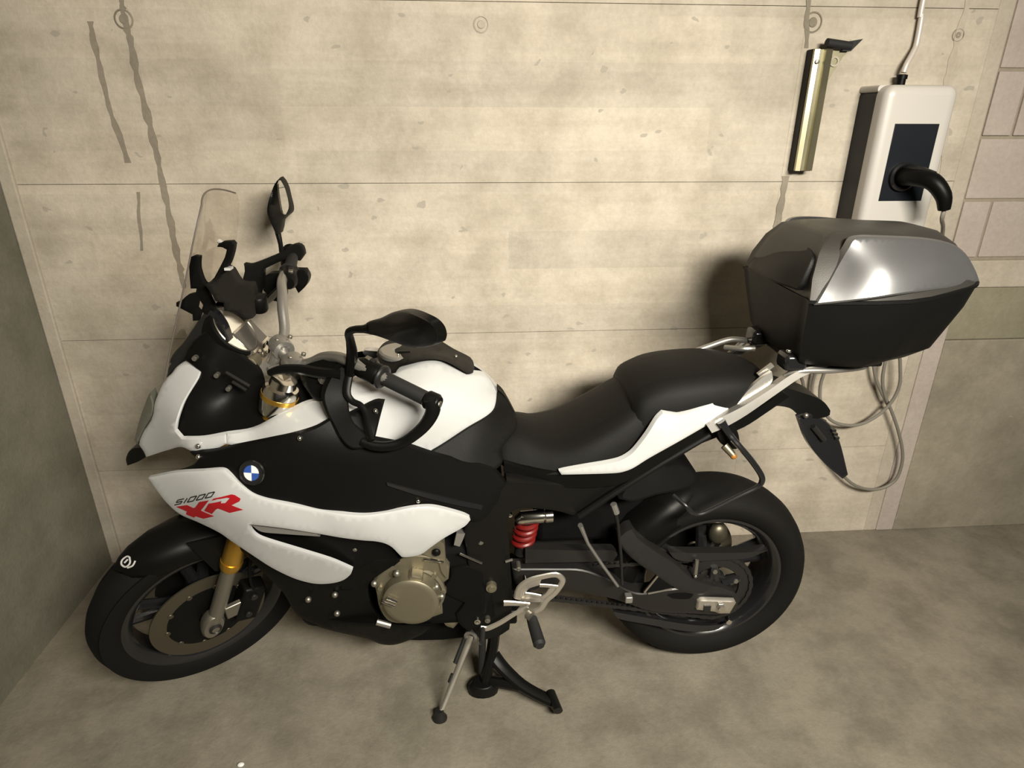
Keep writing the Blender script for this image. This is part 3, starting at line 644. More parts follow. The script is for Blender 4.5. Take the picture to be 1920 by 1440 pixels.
MB().cyl(S(605, 712, 0.185), (0, 1, 0), 0.010, 0.012, 12).build('perch_bolt', 'steel', hb, fr='s')
# far-side master cylinder block
skin('brake_master', cx([(1000, 520), (1060, 480), (1220, 470), (1300, 440), (1450, 440), (1490, 520), (1460, 610), (1380, 690), (1330, 600), (1240, 640), (1230, 740), (1180, 785), (1080, 760), (1030, 690), (1000, 660)], (320, 430), 5.76), [(540, 540, -0.24)], 'black', hb, t=0.035, mirror=False)
skin('far_guard', cx([(790, 370), (880, 375), (1180, 255), (1290, 180), (1370, 155), (1430, 190), (1450, 270), (1400, 340), (1300, 330), (1200, 340), (1010, 430), (1000, 540), (960, 740), (890, 760), (780, 600), (800, 450)], (320, 430), 5.76), [(470, 500, -0.22), (560, 470, -0.36)], 'black', hb, t=0.02, mirror=False)
MB().tube([B(492, 560, -0.22), B(494, 578, -0.22)], 0.008, 8).build('guard_prong', 'black', hb)
# ---------------------------------------------------------------- mirrors
mx0 = S(690, 612, 0.33)[0]
mo = [(678, 613), (693, 602), (712, 597), (735, 586), (750, 583), (766, 584), (787, 592), (807, 603), (819, 617), (823, 633), (820, 643), (807, 649), (785, 652.5), (767, 651), (740, 642), (707, 630), (678, 624)]
tc_ = [(u, v, mx0) for u, v in ((678, 618), (735, 586), (823, 633), (767, 651))]+[(750, 616, mx0+0.028), (790, 620, mx0+0.024), (715, 612, mx0+0.016)]
mr = skin('mirror', mo, tc_, 'black', mc, t=0.016, fr='s', ax=0, mirror=False, step=9)
MB().tube([S(657, 700, 0.225), S(660, 665, 0.235), S(657, 640, 0.25), S(654, 624, 0.265), S(664, 618, 0.285), S(682, 617, 0.315), S(695, 615, 0.335)], [0.014, 0.013, 0.010, 0.009, 0.008, 0.009, 0.012], 10, cr=4).build('mirror_stem', 'black', mr, fr='s')
gv = [un(u, v, mx0-0.018, 's', 0) for u, v in soft([(700, 612), (735, 592), (766, 590), (800, 606), (815, 630), (800, 643), (767, 645), (740, 637), (710, 626)], 3)]
link('mirror_glass', gv+[q-np.array([0.003, 0, 0]) for q in gv], [tuple(range(len(gv))), tuple(range(2*len(gv)-1, len(gv)-1, -1))]+[(i, (i+1) % len(gv), len(gv)+(i+1) % len(gv), len(gv)+i) for i in range(len(gv))], 'mirror', mr, fr='s')
mr2 = skin('mirror', [(526, 332), (532, 339), (538, 352), (542, 368), (547, 389), (546, 399), (538, 406), (531, 413), (529, 425), (526, 437), (517, 439), (511, 425), (505, 412), (501, 397), (502, 385), (505, 372), (515, 345)],
     [(526, 332, -0.385), (501, 397, -0.33), (546, 399, -0.445), (510, 380, -0.33), (522, 437, -0.36), (536, 370, -0.43)], 'black', mc, t=0.03, mirror=False, step=7)
gc_ = B(532, 371, -0.368); gn = np.array([-0.992, 0.085, 0.09]); gn /= np.linalg.norm(gn)
def onpl(u, v, c_, n_):
    o_ = FRI['b'][:3, :3] @ CO+FRI['b'][:3, 3]; q = B(u, v, 0.0); d_ = q-o_; return o_+d_*((c_-o_)@n_)/(d_@n_)
gv = [onpl(u, v, gc_, gn) for u, v in soft([(526, 338), (533, 350), (538, 366), (541, 380), (541, 391), (536, 402), (531, 399), (527, 380), (524, 360), (523, 345)], 3)]; ng = len(gv)
link('mirror_glass', gv+[q-gn*0.005 for q in gv], [tuple(range(ng)), tuple(range(2*ng-1, ng-1, -1))]+[(i, (i+1) % ng, ng+(i+1) % ng, ng+i) for i in range(ng)], 'mirror', mr2)
MB().tube([B(521, 436, -0.385), B(526, 458, -0.37), B(529, 478, -0.35), B(533, 495, -0.33)], [0.009, 0.007, 0.008, 0.010], 10, cr=3).build('mirror_stem', 'black', mr2)
# ---------------------------------------------------------------- windscreen and cockpit
rows = [(308, 712, 0.155), (320, 650, 0.170), (332, 596, 0.172), (347, 530, 0.165), (362, 455, 0.150), (372, 410, 0.135), (378, 384, 0.115)]
ws = []; NX = 15
for i, (u, v, hw) in enumerate(rows):
    q = B(u, v, hw); bul = 0.030-0.002*i
    ws.append([(q[0]+bul*(1-(2*k/(NX-1)-1)**2), hw*(1-2*k/(NX-1)), q[2]+0.02*(1-(2*k/(NX-1)-1)**2)*(1 if i > 4 else 0.3)) for k in range(NX)])
V_ = [p for r in ws for p in r]; nV = len(V_); V_ += [(x-0.004, y, z) for x, y, z in V_]; F_ = []
for i in range(len(ws)-1):
    for k in range(NX-1):
        a = i*NX+k; F_ += [(a, a+1, a+NX+1, a+NX), (nV+a+NX, nV+a+NX+1, nV+a+1, nV+a)]
edge = [i*NX for i in range(len(ws))]+[(len(ws)-1)*NX+k for k in range(1, NX)]+[i*NX+NX-1 for i in range(len(ws)-2, -1, -1)]+[k for k in range(NX-2, 0, -1)]
for a, b in zip(edge, edge[1:]+edge[:1]): F_.append((a, b, b+nV, a+nV))
wsc = link('windscreen', V_, F_, 'glass', mc, 50)
# bright cut edge of the screen
MB().tube([V_[i] for i in edge[:len(ws)+NX-1]], 0.0020, 6).build('screen_edge', mat('screen_edge_tint', (0.10, 0.085, 0.075), 0.3), wsc)
ck = lambda pts: cx(pts, (320, 430), 5.76)
skin('screen_bracket', ck([(60, 790), (110, 775), (190, 705), (270, 690), (300, 760), (285, 850), (330, 900), (300, 985), (240, 990), (235, 920), (60, 830)]), [(350, 570, 0.10)], 'black', mc, t=0.012)
skin('screen_bracket', ck([(215, 300), (260, 283), (315, 292), (310, 400), (330, 490), (365, 570), (440, 640), (420, 720), (470, 830), (480, 930), (410, 960), (330, 880), (350, 820), (300, 740), (270, 690), (280, 640), (215, 640), (200, 420)]), [(380, 550, 0.06)], 'black', mc, t=0.015, mirror=False)
ph = skin('phone_holder', ck([(370, 600), (470, 545), (540, 440), (600, 405), (660, 440), (700, 510), (760, 580), (880, 590), (910, 700), (870, 800), (885, 960), (800, 975), (700, 900), (580, 880), (570, 795), (480, 775), (440, 690)]), [(440, 550, 0.02), (470, 560, -0.02)], 'black', mc, t=0.03, mirror=False)
skin('holder_claw', ck([(500, 190), (520, 150), (560, 135), (660, 128), (690, 160), (675, 250), (635, 370), (560, 490), (480, 560), (450, 560), (520, 430), (585, 300), (605, 220), (560, 195)]), [(430, 480, 0.015)], 'black', ph, t=0.02, mirror=False)
MB().obox(B(429, 503, 0.012), (1, 0, 0), (0, 1, 0), (0, 0, 1), 0.007, 0.012, 0.003).build('holder_tag', 'greyp', ph)
MB().tube([B(411, 452, 0.0), B(420, 459, 0.01)], 0.006, 8).build('holder_tip', 'greyp', ph)
# instrument cluster: round dial and display
dcn = B(436, 622, 0.03); dn = np.array([-0.80, 0.12, 0.60]); dn /= np.linalg.norm(dn)
ic = MB().lathe([(1e-5, -0.045), (0.060, -0.040), (0.072, -0.010), (0.072, 0.008), (0.066, 0.012), (0.062, 0.006), (1e-5, 0.006)], dcn, dn, 36).build('instrument_cluster', 'black', mc)
MB().lathe([(1e-5, 0.009), (0.058, 0.009), (0.061, 0.007)], dcn, dn, 36).build('dial', 'dial', ic)
MB().lathe([(0.060, 0.009), (0.064, 0.014), (0.067, 0.010)], dcn, dn, 36).build('dial_ring', 'steel', ic)
dsx = np.cross(dn, (0, 1, 0)); dsx /= np.linalg.norm(dsx); dsy = np.cross(dn, dsx)
q = B(466, 633, 0.0)
dp = MB().obox(q, dn, dsx, dsy, 0.010, 0.036, 0.055).build('display', 'screen', ic, bevel=0.004)
for s in (1, -1): MB().obox(q+dn*0.011+dsx*0.033*s, dn, dsx, dsy, 0.002, 0.003, 0.050).build('display_rim', 'chrome', dp)
sg = mc
MB().cyl(B(470, 680, 0.05), (0, 1, 0), 0.022, 0.05).build('ignition_lock', 'bronze', mc)
# cockpit inner black shell
cs = skin('cockpit_side', [(345, 672), (362, 640), (395, 615), (420, 640), (455, 668), (484, 690), (494, 715), (498, 745), (512, 768), (535, 772), (473, 805), (424, 813), (342, 822), (328, 807), (334, 786), (347, 752), (373, 710), (378, 697)],
     [(345, 672, 0.09), (400, 640, 0.10), (378, 697, 0.12), (329, 807, 0.15), (424, 813, 0.165), (535, 772, 0.165), (490, 700, 0.085), (430, 740, 0.10)], 'black', mc, t=0.012)[0]
for a, b in (((424, 698), (468, 724)), ((436, 716), (462, 732))): MB().tube([B(*a, 0.135), B(*b, 0.145)], 0.004, 8).build('cockpit_rib', 'grey', cs)
for u, v in ((429, 728), (366, 671), (407, 703)): MB().cyl(B(u, v, 0.122), (0, 1, 0), 0.006, 0.016, 12).build('bolt', 'steel', cs)
skin('cockpit_nose', [(322, 668), (345, 640), (372, 600), (392, 575), (405, 590), (420, 612), (430, 640), (400, 665), (375, 695), (346, 675), (322, 700), (312, 712)], [(322, 668, 0.05), (400, 600, 0.07), (312, 712, 0.06), (375, 695, 0.09)], 'gloss', mc, t=0.03)
MB().box((1.12, -0.10, 0.86), (1.40, 0.10, 1.02)).build('airbox_front', 'void', mc, bevel=0.03)
MB().box((0.78, -0.13, 0.50), (1.32, 0.13, 0.90)).build('airbox', 'void', mc, bevel=0.03)
# ---------------------------------------------------------------- nose
nose_t = TPS([(346, 679, 0.085), (377, 697, 0.115), (300, 735, 0.085), (345, 752, 0.135), (286, 781, 0.085), (331, 790, 0.155), (261, 830, 0.065), (274, 857, 0.075), (342, 825, 0.180), (330, 846, 0.155), (424, 818, 0.195), (398, 844, 0.195), (473, 806, 0.190), (565, 757, 0.150), (622, 778, 0.205), (549, 812, 0.245), (512, 800, 0.210), (606, 757, 0.165)])
nb = skin('beak_panel', [(346, 679), (356, 682), (377, 696), (373, 709), (347, 752), (334, 786), (330, 807), (342, 821), (380, 820), (424, 812), (425, 832), (398, 844), (367, 848), (340, 838), (318, 843), (304, 847), (274, 857), (269, 846), (261, 834), (262, 826), (271, 806), (286, 781), (290, 757), (297, 738), (309, 713), (322, 700), (331, 688)], nose_t, 'white', mc, t=0.010, step=10)
skin('fairing_strip', [(424, 812), (473, 804), (520, 780), (565, 757), (590, 750), (603, 752), (624, 769), (622, 786), (591, 801), (549, 814), (512, 822), (447, 834), (424, 833)], nose_t, 'white', mc, t=0.010, step=10, lift=0.001)
skin('headlight', [(278, 742), (282, 735), (288, 757), (285, 780), (270, 806), (258, 833), (252, 826), (262, 786)], [(280, 745, 0.075), (262, 786, 0.05), (256, 831, 0.05), (288, 757, 0.08)], 'lamp', mc, t=0.03)
skin('beak_tip', [(242, 846), (252, 840), (263, 840), (274, 857), (258, 866), (239, 873), (236, 861)], [(255, 855, 0.055), (238, 862, 0.035)], 'black', mc, t=0.03, step=7)
# ---------------------------------------------------------------- side fairing with lettering
fair_t = TPS([(278, 896, 0.175), (330, 886, 0.215), (416, 882, 0.260), (312, 942, 0.185), (346, 972, 0.195), (400, 940, 0.265), (471, 924, 0.285), (525, 960, 0.290), (460, 985, 0.270), (600, 960, 0.285), (640, 985, 0.285), (725, 961, 0.272), (798, 950, 0.255), (881, 973, 0.225), (800, 1000, 0.255), (754, 1044, 0.245), (793, 1038, 0.238), (700, 1000, 0.272), (436, 1016, 0.225), (509, 1064, 0.215), (550, 1030, 0.255), (577, 1093, 0.190), (661, 1069, 0.215), (626, 1090, 0.195)])
sf = skin('side_fairing', [(278, 896), (330, 886), (380, 883), (416, 881), (430, 889), (450, 908), (471, 924), (494, 934), (525, 942), (591, 955), (643, 964), (683, 966.5), (725, 961), (767, 953), (798, 950), (821, 952), (860, 962), (880, 969), (882, 975), (871, 987), (834, 1008), (808, 1026), (790, 1039), (769, 1044), (753, 1044), (746, 1037), (735, 1026), (722, 1019), (704, 1015), (678, 1013), (639, 1008), (593, 1000), (528, 990), (466, 983), (471, 995), (482, 1006), (501, 1014), (567, 1034), (619, 1050), (648, 1062), (661, 1068), (658, 1076), (645, 1087), (626, 1093), (600, 1095), (577, 1092), (548, 1083), (509, 1064), (475, 1042), (436, 1016), (410, 998), (371, 979), (337, 964), (312, 942), (294, 919)], fair_t, 'white', mc, t=0.012, step=12, rollr=0.0022)
fx = lambda pts: cx(pts, (315, 855), 9.6)
def decal(name, polys, m, lift=0.0012):
    for s in (1, -1):
        mb = MB()
        for pl in polys:
            v, f = skin('', pl, fair_t, m, None, t=0.0008, rollr=0, sub=1, lift=lift, step=9, build=False, mirror=False)
            if s > 0: mb.add(v, f)
        if s < 0:
            # far side: the same artwork, turned so that it also reads left to right
            allu = [p for pl in polys for p in pl]; 
            for pl in polys:
                v, f = skin('', pl, fair_t, m, None, t=0.0008, rollr=0, sub=1, lift=lift, step=9, build=False, mirror=False); mb.add(v, f)
            xs = [v[0] for v in mb.v]; c = 2*1.345; 
            mb.v = [(c-x, -y*1.0, z) for x, y, z in mb.v]
        mb.build(name, m, sf[0] if s > 0 else sf[1], smooth=None) if s > 0 else None
decal('lettering_xr', [fx([(145, 915), (340, 885), (460, 940), (490, 925), (560, 830), (735, 800), (590, 985), (830, 1085), (640, 1130), (570, 1110), (500, 1085), (470, 1110), (320, 1050), (340, 1000)]),
      fx([(650, 985), (730, 860), (960, 815), (950, 855), (1030, 850), (1110, 760), (1060, 752), (780, 805), (820, 768), (1140, 693), (1200, 705), (1305, 770), (1290, 815), (1140, 890), (1350, 970), (1110, 1025), (900, 945), (860, 965), (790, 1045)])], 'redp')
def stroke(a, b, w):
    a, b = np.array(a, float), np.array(b, float); d = (b-a)/np.linalg.norm(b-a); n = np.array([-d[1], d[0]])*w/2
    return [tuple(a+n), tuple(b+n), tuple(b-n), tuple(a-n)]
def gl(o, w, strokes):
    # o: baseline start in zoom units, slanted box: x right (1,-0.24), up (0.72,-1)
    f = lambda x, y: (o[0]+x*w+y*62, o[1]-0.24*x*w-y*88)
    return [cx(stroke(f(*a), f(*b), 19), (315, 855), 9.6) for a, b in strokes]
ZERO = [((0, 0), (1, 0)), ((1, 0), (1, 1)), ((1, 1), (0, 1)), ((0, 1), (0, 0))]
ESS = [((0, 0), (1, 0)), ((1, 0), (1, .5)), ((1, .5), (0, .5)), ((0, .5), (0, 1)), ((0, 1), (1, 1))]
st_ = gl((115, 885), 110, ESS)+gl((285, 850), 20, [((0, 0), (0, 1))])+gl((345, 835), 110, ZERO)+gl((505, 800), 110, ZERO)+gl((665, 762), 112, ZERO)
decal('lettering_s1000', st_, 'blackp')
# slot behind the fairing, lower side cowl, radiator
skin('intake_duct', [(450, 975), (540, 985), (640, 1000), (720, 1014), (740, 1035), (752, 1052), (720, 1080), (660, 1075), (600, 1050), (500, 1020)], [(450, 975, 0.235), (750, 1045, 0.20), (600, 1000, 0.22), (600, 1050, 0.20)], 'black', mc, t=0.02)
skin('intake_lip', [(472, 985), (528, 991), (593, 1001), (600, 1006), (528, 1001), (490, 997)], [(472, 985, 0.262), (600, 1003, 0.265)], 'satin', mc, t=0.02, step=8, rollr=0)
skin('lower_cowl', [(420, 1000), (475, 1035), (509, 1058), (548, 1078), (577, 1088), (626, 1090), (660, 1072), (700, 1050), (756, 1044), (742, 1062), (700, 1085), (690, 1110), (705, 1150), (740, 1180), (700, 1195), (620, 1180), (560, 1155), (530, 1110), (480, 1060)],
     [(420, 1000, 0.13), (509, 1058, 0.17), (577, 1088, 0.17), (660, 1072, 0.19), (756, 1044, 0.20), (560, 1155, 0.12), (700, 1190, 0.13), (620, 1120, 0.15)], 'black', mc, t=0.012)
skin('belly_pan', [(560, 1150), (640, 1165), (720, 1170), (760, 1172), (808, 1175), (790, 1190), (745, 1208), (715, 1208), (690, 1198), (620, 1182), (580, 1168)], [(560, 1150, 0.10), (808, 1178, 0.17), (715, 1205, 0.13), (690, 1175, 0.16)], 'black', mc, t=0.2)
for u, v in ((578, 1124), (628, 1115), (666, 1028), (632, 1150)): MB().ball(B(u, v, 0.20 if u > 650 else 0.165), 0.009).build('cowl_bolt', 'steel', mc)
MB().tube([B(706, 1166, 0.165), B(732, 1173, 0.165)], 0.009, 10).build('cowl_tab', 'satin', mc)
# ---------------------------------------------------------------- black upper side cover with roundel
cov_t = TPS([(356, 848, 0.19), (372, 861, 0.21), (330, 886, 0.20), (440, 850, 0.245), (475, 885, 0.275), (560, 818, 0.262), (640, 776, 0.225), (702, 752, 0.19), (735, 780, 0.225), (600, 880, 0.275), (700, 860, 0.262), (805, 850, 0.215), (945, 895, 0.185), (700, 950, 0.268), (881, 960, 0.215), (560, 940, 0.28), (450, 908, 0.27)])
scv = skin('side_cover', [(356, 848), (398, 845), (447, 835), (512, 822), (549, 814), (591, 801), (622, 784), (655, 775), (702, 752), (721, 752), (712, 785), (703, 822), (762, 834), (808, 849), (870, 866), (925, 880), (950, 905), (930, 945), (905, 975), (881, 976), (821, 960), (767, 960), (695, 974), (591, 962), (494, 941), (450, 915), (416, 888), (380, 888), (330, 892), (330, 886), (358, 876), (372, 862)], cov_t, 'black', mc, t=0.012, step=14)[0]
skin('cover_crease', [(725, 906), (800, 925), (860, 940), (905, 950), (902, 956), (850, 946), (790, 931), (727, 911)], cov_t, 'gloss', scv, t=0.012, lift=0.006, step=10, mirror=False, rollr=0)
for u, v in ((562, 822), (784, 939), (704, 771), (372, 857), (372, 836)): MB().ball(B(u, v, cov_t(u, v)+0.002), 0.0065).build('cover_bolt', 'chrome', scv)
rc = B(475, 885, cov_t(475, 885)); e1 = B(485, 885, cov_t(485, 885))-rc; e2 = B(475, 875, cov_t(475, 875))-rc; rn = np.cross(e1, e2); rn /= np.linalg.norm(rn); rn = rn if rn[1] > 0 else -rn
ru = np.array([0, 0, 1.])-rn*rn[2]; ru /= np.linalg.norm(ru); rt_ = np.cross(ru, rn); rc = rc+rn*0.003
RR = 0.0305
rd = MB().lathe([(1e-5, 0.0), (RR, 0.0), (RR, 0.004), (RR*0.94, 0.0065), (RR*0.90, 0.005), (1e-5, 0.005)], rc, rn, 40).build('roundel', 'gloss', scv)
MB().lathe([(RR*0.93, 0.004), (RR*0.97, 0.0075), (RR*1.01, 0.004)], rc, rn, 40).build('roundel_rim', 'chrome', rd)
MB().lathe([(RR*0.60, 0.0045), (RR*0.62, 0.0065), (RR*0.65, 0.0045)], rc, rn, 40).build('roundel_ring', 'chrome', rd)
for k in range(4):
    arc = [rc+rn*0.0058]+[rc+rn*0.0058+(math.cos(a)*rt_+math.sin(a)*ru)*RR*0.60 for a in np.linspace(k*math.pi/2, (k+1)*math.pi/2, 9)]
    mb = MB(); n_ = len(arc); mb.add(arc+[p-rn*0.002 for p in arc], [tuple(range(n_)), tuple(range(2*n_-1, n_-1, -1))]+[(i, (i+1) % n_, n_+(i+1) % n_, n_+i) for i in range(n_)])
    mb.build('roundel_quarter', 'bluep' if k % 2 == 1 else 'whitep', rd, smooth=None)
# ---------------------------------------------------------------- tank
tank_t = TPS([(650, 740, 0.16), (660, 716, 0.13), (733, 703, 0.10), (772, 688, 0.085), (806, 681, 0.07), (850, 691, 0.062), (887, 702, 0.05), (921, 716, 0.02), (933, 732, 0.01), (931, 753, 0.06), (908, 784, 0.115), (877, 802, 0.145), (845, 823, 0.165), (809, 850, 0.18), (762, 834, 0.205), (702, 825, 0.215), (720, 753, 0.175), (650, 778, 0.205), (800, 720, 0.145), (860, 735, 0.125), (790, 780, 0.20), (750, 730, 0.155), (840, 770, 0.165)])
tk = skin('fuel_tank', [(650, 735), (660, 716), (700, 708), (733, 702), (772, 686), (806, 678), (845, 686), (878, 700), (905, 704), (922, 716), (933, 732), (931, 753), (924, 770), (908, 784), (877, 802), (845, 823), (809, 850), (762, 840), (700, 830), (650, 790)], tank_t, 'white', mc, t=0.03, step=11)
# far half of the tank hump closes the silhouette
tr = skin('tank_trim', [(706, 664), (712, 655), (722, 647), (740, 642), (770, 640), (800, 641), (822, 644), (851, 661), (882, 677), (889, 690), (887, 699), (877, 701), (838, 679), (806, 674), (772, 681), (750, 688), (742, 699), (731, 698), (715, 686)],
     [(706, 664, 0.01), (722, 647, -0.05), (770, 640, -0.07), (822, 644, -0.055), (882, 677, -0.015), (887, 699, 0.05), (838, 679, 0.07), (806, 674, 0.078), (772, 681, 0.088), (742, 699, 0.105), (752, 656, 0.0), (830, 665, 0.01)], 'black', mc, t=0.03, mirror=False, step=9)
cpn = np.array([-0.10, 0.05, 1.0]); cpn /= np.linalg.norm(cpn); cpc = B(752, 655, 0.0)
fc = MB().lathe([(1e-5, 0.004), (0.020, 0.004), (0.024, 0.007), (0.052, 0.007), (0.057, 0.003), (0.058, -0.01)], cpc-cpn*0.010, cpn, 36).build('filler_cap', 'satin', tr)
MB().obox(cpc-cpn*0.002+np.array([-0.008, 0.012, 0]), (1, 0, 0), (0, 1, 0), cpn, 0.016, 0.004, 0.002).build('cap_keyhole', 'black', fc)
MB().ball(cpc-cpn*0.002+np.array([0.004, 0.035, 0]), 0.003).build('cap_bolt', 'chrome', fc)
MB().ball(B(855, 671, 0.0)+np.array([0, 0, 0.004]), 0.005).build('trim_bolt', 'steel', tr)
# dark tank core so that nothing is hollow
MB().loft([[np.array([x, y*w, z]) for y, z in ((1, z0), (1, z0+0.6*(z1-z0)), (0.55, z1), (-0.55, z1), (-1, z0+0.6*(z1-z0)), (-1, z0))] for x, w, z0, z1 in ((1.08, 0.10, 0.75, 0.97), (0.98, 0.14, 0.75, 1.02), (0.85, 0.14, 0.75, 1.02), (0.74, 0.11, 0.75, 0.97), (0.66, 0.08, 0.75, 0.86))]).build('tank_core', 'white', mc)
# black tank pads behind the white
pad_t = TPS([(933, 727, 0.01), (961, 770, 0.02), (969, 787, 0.03), (966, 806, 0.07), (946, 831, 0.115), (936, 847, 0.135), (925, 880, 0.165), (808, 849, 0.195), (845, 823, 0.17), (908, 784, 0.12), (931, 753, 0.065), (880, 840, 0.175), (860, 866, 0.195)])
skin('tank_pad', [(933, 727), (944, 738), (961, 768), (969, 787), (967, 806), (948, 831), (937, 847), (945, 868), (925, 884), (870, 870), (808, 852), (809, 846), (845, 822), (877, 801), (908, 783), (924, 769), (930, 753), (932, 738)], pad_t, 'seat', mc, t=0.03, step=11, lift=-0.002)
# ---------------------------------------------------------------- seats: lofted cushions
def cushion(name, st, m):
    rings = []
    for x, zt, zb, wt, wb, cr_ in st:
        r = []
        for k, (fy, fz) in enumerate([(0, 1.0), (0.35, 0.985), (0.70, 0.93), (0.92, 0.80), (1.0, 0.60), (1.0, 0.30), (0.97, 0.0)]):
            w = wt+(wb-wt)*(1-fz); r.append((x, fy*w, zb+(zt-zb)*fz+cr_*(1-fy*fy)*fz))
        full = r+[(x, -y, z) for x, y, z in r[::-1][:-1]]; rings.append([np.array(p) for p in full])
    R2 = []
    for j in range(len(rings[0])):
        col, _ = crom([rg[j] for rg in rings], [0]*len(rings), 4); R2.append(col)
    rings = [[R2[j][i] for j in range(len(R2))] for i in range(len(R2[0]))]
    return MB().loft(rings).build(name, m, mc, smooth=60)
cushion('rider_seat', [(0.662, 0.825, 0.795, 0.04, 0.075, 0.003), (0.645, 0.848, 0.775, 0.065, 0.115, 0.006), (0.60, 0.852, 0.762, 0.080, 0.135, 0.010), (0.54, 0.836, 0.760, 0.105, 0.150, 0.008), (0.48, 0.840, 0.765, 0.125, 0.162, 0.006), (0.42, 0.866, 0.775, 0.135, 0.168, 0.006), (0.36, 0.902, 0.792, 0.138, 0.165, 0.006), (0.30, 0.942, 0.82, 0.136, 0.158, 0.006), (0.25, 0.968, 0.85, 0.128, 0.145, 0.004), (0.20, 0.96, 0.87, 0.10, 0.12, 0.003)], 'seat')
cushion('pillion_seat', [(0.300, 0.955, 0.905, 0.10, 0.125, 0.004), (0.280, 0.982, 0.895, 0.125, 0.147, 0.006), (0.22, 1.010, 0.895, 0.136, 0.152, 0.008), (0.13, 1.022, 0.908, 0.136, 0.150, 0.008), (0.04, 1.024, 0.925, 0.125, 0.140, 0.007), (-0.03, 1.012, 0.940, 0.105, 0.120, 0.006), (-0.075, 0.995, 0.955, 0.070, 0.085, 0.004)], 'seat')
# ---------------------------------------------------------------- tail
tail_t = TPS([(1050, 884, 0.170), (1155, 870, 0.180), (1186, 847, 0.178), (1230, 784, 0.165), (1277, 775, 0.160), (1388, 732, 0.125), (1386, 750, 0.128), (1283, 822, 0.170), (1174, 883, 0.188), (1250, 810, 0.178), (1342, 787, 0.150)])
skin('tail_panel', [(1048, 883), (1060, 880), (1099, 873), (1135, 867), (1161, 861), (1178, 852), (1190, 841), (1211, 814), (1230, 784), (1242, 772), (1260, 775), (1277, 776), (1311, 763), (1349, 747), (1388, 730), (1387, 750), (1374, 763), (1342, 787), (1283, 822), (1217, 859), (1190, 876), (1174, 883), (1155, 887), (1100, 889), (1053, 890)], tail_t, 'white', mc, t=0.012, step=10)
sub_t = TPS([(1045, 890, 0.15), (1170, 890, 0.165), (1290, 825, 0.15), (1420, 745, 0.115), (1200, 900, 0.15)])
skin('tail_under', [(945, 868), (990, 880), (1048, 884), (1100, 888), (1174, 882), (1217, 858), (1283, 821), (1342, 788), (1400, 755), (1405, 768), (1350, 802), (1290, 835), (1250, 862), (1200, 890), (1150, 910), (1060, 915), (980, 905), (945, 890)], sub_t, 'black', mc, t=0.02, step=12, rollr=0)
# grab rails, silver
rail_t = TPS([(1330, 800, 0.165), (1400, 760, 0.155), (1470, 715, 0.135), (1555, 683, 0.12)])
gr_ = skin('grab_rail', [(1325, 797), (1345, 786), (1395, 761), (1440, 733), (1475, 708), (1500, 694), (1530, 685), (1558, 679), (1559, 685), (1530, 696), (1500, 709), (1460, 736), (1400, 778), (1360, 801), (1335, 812)], rail_t, 'satin', mc, t=0.022, step=9, rollr=0)
skin('rail_fin', [(1372, 772), (1400, 735), (1425, 712), (1447, 697), (1449, 712), (1440, 724), (1410, 748), (1390, 768)], [(1372, 772, 0.14), (1447, 700, 0.115)], 'satin', gr_[0], t=0.012, mirror=False, step=8, rollr=0)
skin('rail_fin', [(1421, 702), (1448, 682), (1452, 687), (1426, 708)], [(1435, 695, 0.10)], 'satin', gr_[0], t=0.01, mirror=False, step=8, rollr=0)
# rear rack plate frame under the case
rk = MB()
def rp(x, y, z=1.028): return np.array([x, y, z])
P_ = [rp(-0.10, 0.115, 1.010), rp(-0.14, 0.12), rp(-0.22, 0.12), rp(-0.32, 0.10), rp(-0.34, 0.06), rp(-0.34, -0.06), rp(-0.32, -0.10), rp(-0.22, -0.12), rp(-0.12, -0.12), rp(-0.075, -0.112, 1.036), rp(-0.035, -0.11, 1.038), rp(0.02, -0.110, 1.020), rp(0.067, -0.11, 1.003)]
rk.tube(P_, 0.0085, 12, cr=4)
rko = rk.build('luggage_rack', 'satin', mc)
for x in (-0.15, -0.26): MB().tube([rp(x, 0.115), rp(x, -0.115)], 0.007, 10).build('rack_bar', 'satin', rko)
for s in (-1,): MB().tube([rp(-0.02, s*0.095, 1.02), rp(-0.055, s*0.06, 1.028), rp(-0.09, s*0.055, 1.03)], 0.008, 10, cr=3).build('rack_strut', 'satin', rko)
for s in (-1,): MB().tube([rp(-0.085, s*0.118), (-0.05, s*0.125, 0.985), (-0.01, s*0.14, 0.945)], 0.010, 10, cr=3).build('rack_leg', 'satin', rko)
# tail hugger with plate carrier
th = skin('tail_carrier', [(1395, 765), (1440, 735), (1470, 728), (1500, 735), (1540, 750), (1557, 770), (1556, 778), (1545, 783), (1505, 783), (1480, 765), (1440, 762), (1400, 778)], [(1395, 765, 0.06), (1470, 728, 0.02), (1557, 772, 0.03), (1500, 785, 0.07)], 'black', mc, t=0.10, mirror=False, step=9, rollr=0)
MB().ball(B(1511, 779, 0.085), 0.008).build('carrier_bolt', 'steel', th)
lp = skin('plate_bracket', [(1497, 783), (1515, 776), (1535, 780), (1560, 800), (1575, 830), (1590, 890), (1580, 898), (1545, 868), (1515, 830)], [(1497, 783, 0.085), (1585, 893, 0.055), (1560, 800, 0.03), (1530, 820, 0.08)], 'gloss', mc, t=0.02, mirror=False, step=9)
MB().tube([B(1524, 800, 0.082), B(1545, 825, 0.082)], 0.008, 8).build('plate_lamp', 'grey', lp)
for k in range(3): MB().obox(B(1561+3*k, 805+7*k, 0.04), (1, 0, 0), (0, 1, 0), (0, 0, 1), 0.006, 0.01, 0.003).build('bracket_tooth', 'gloss', lp)
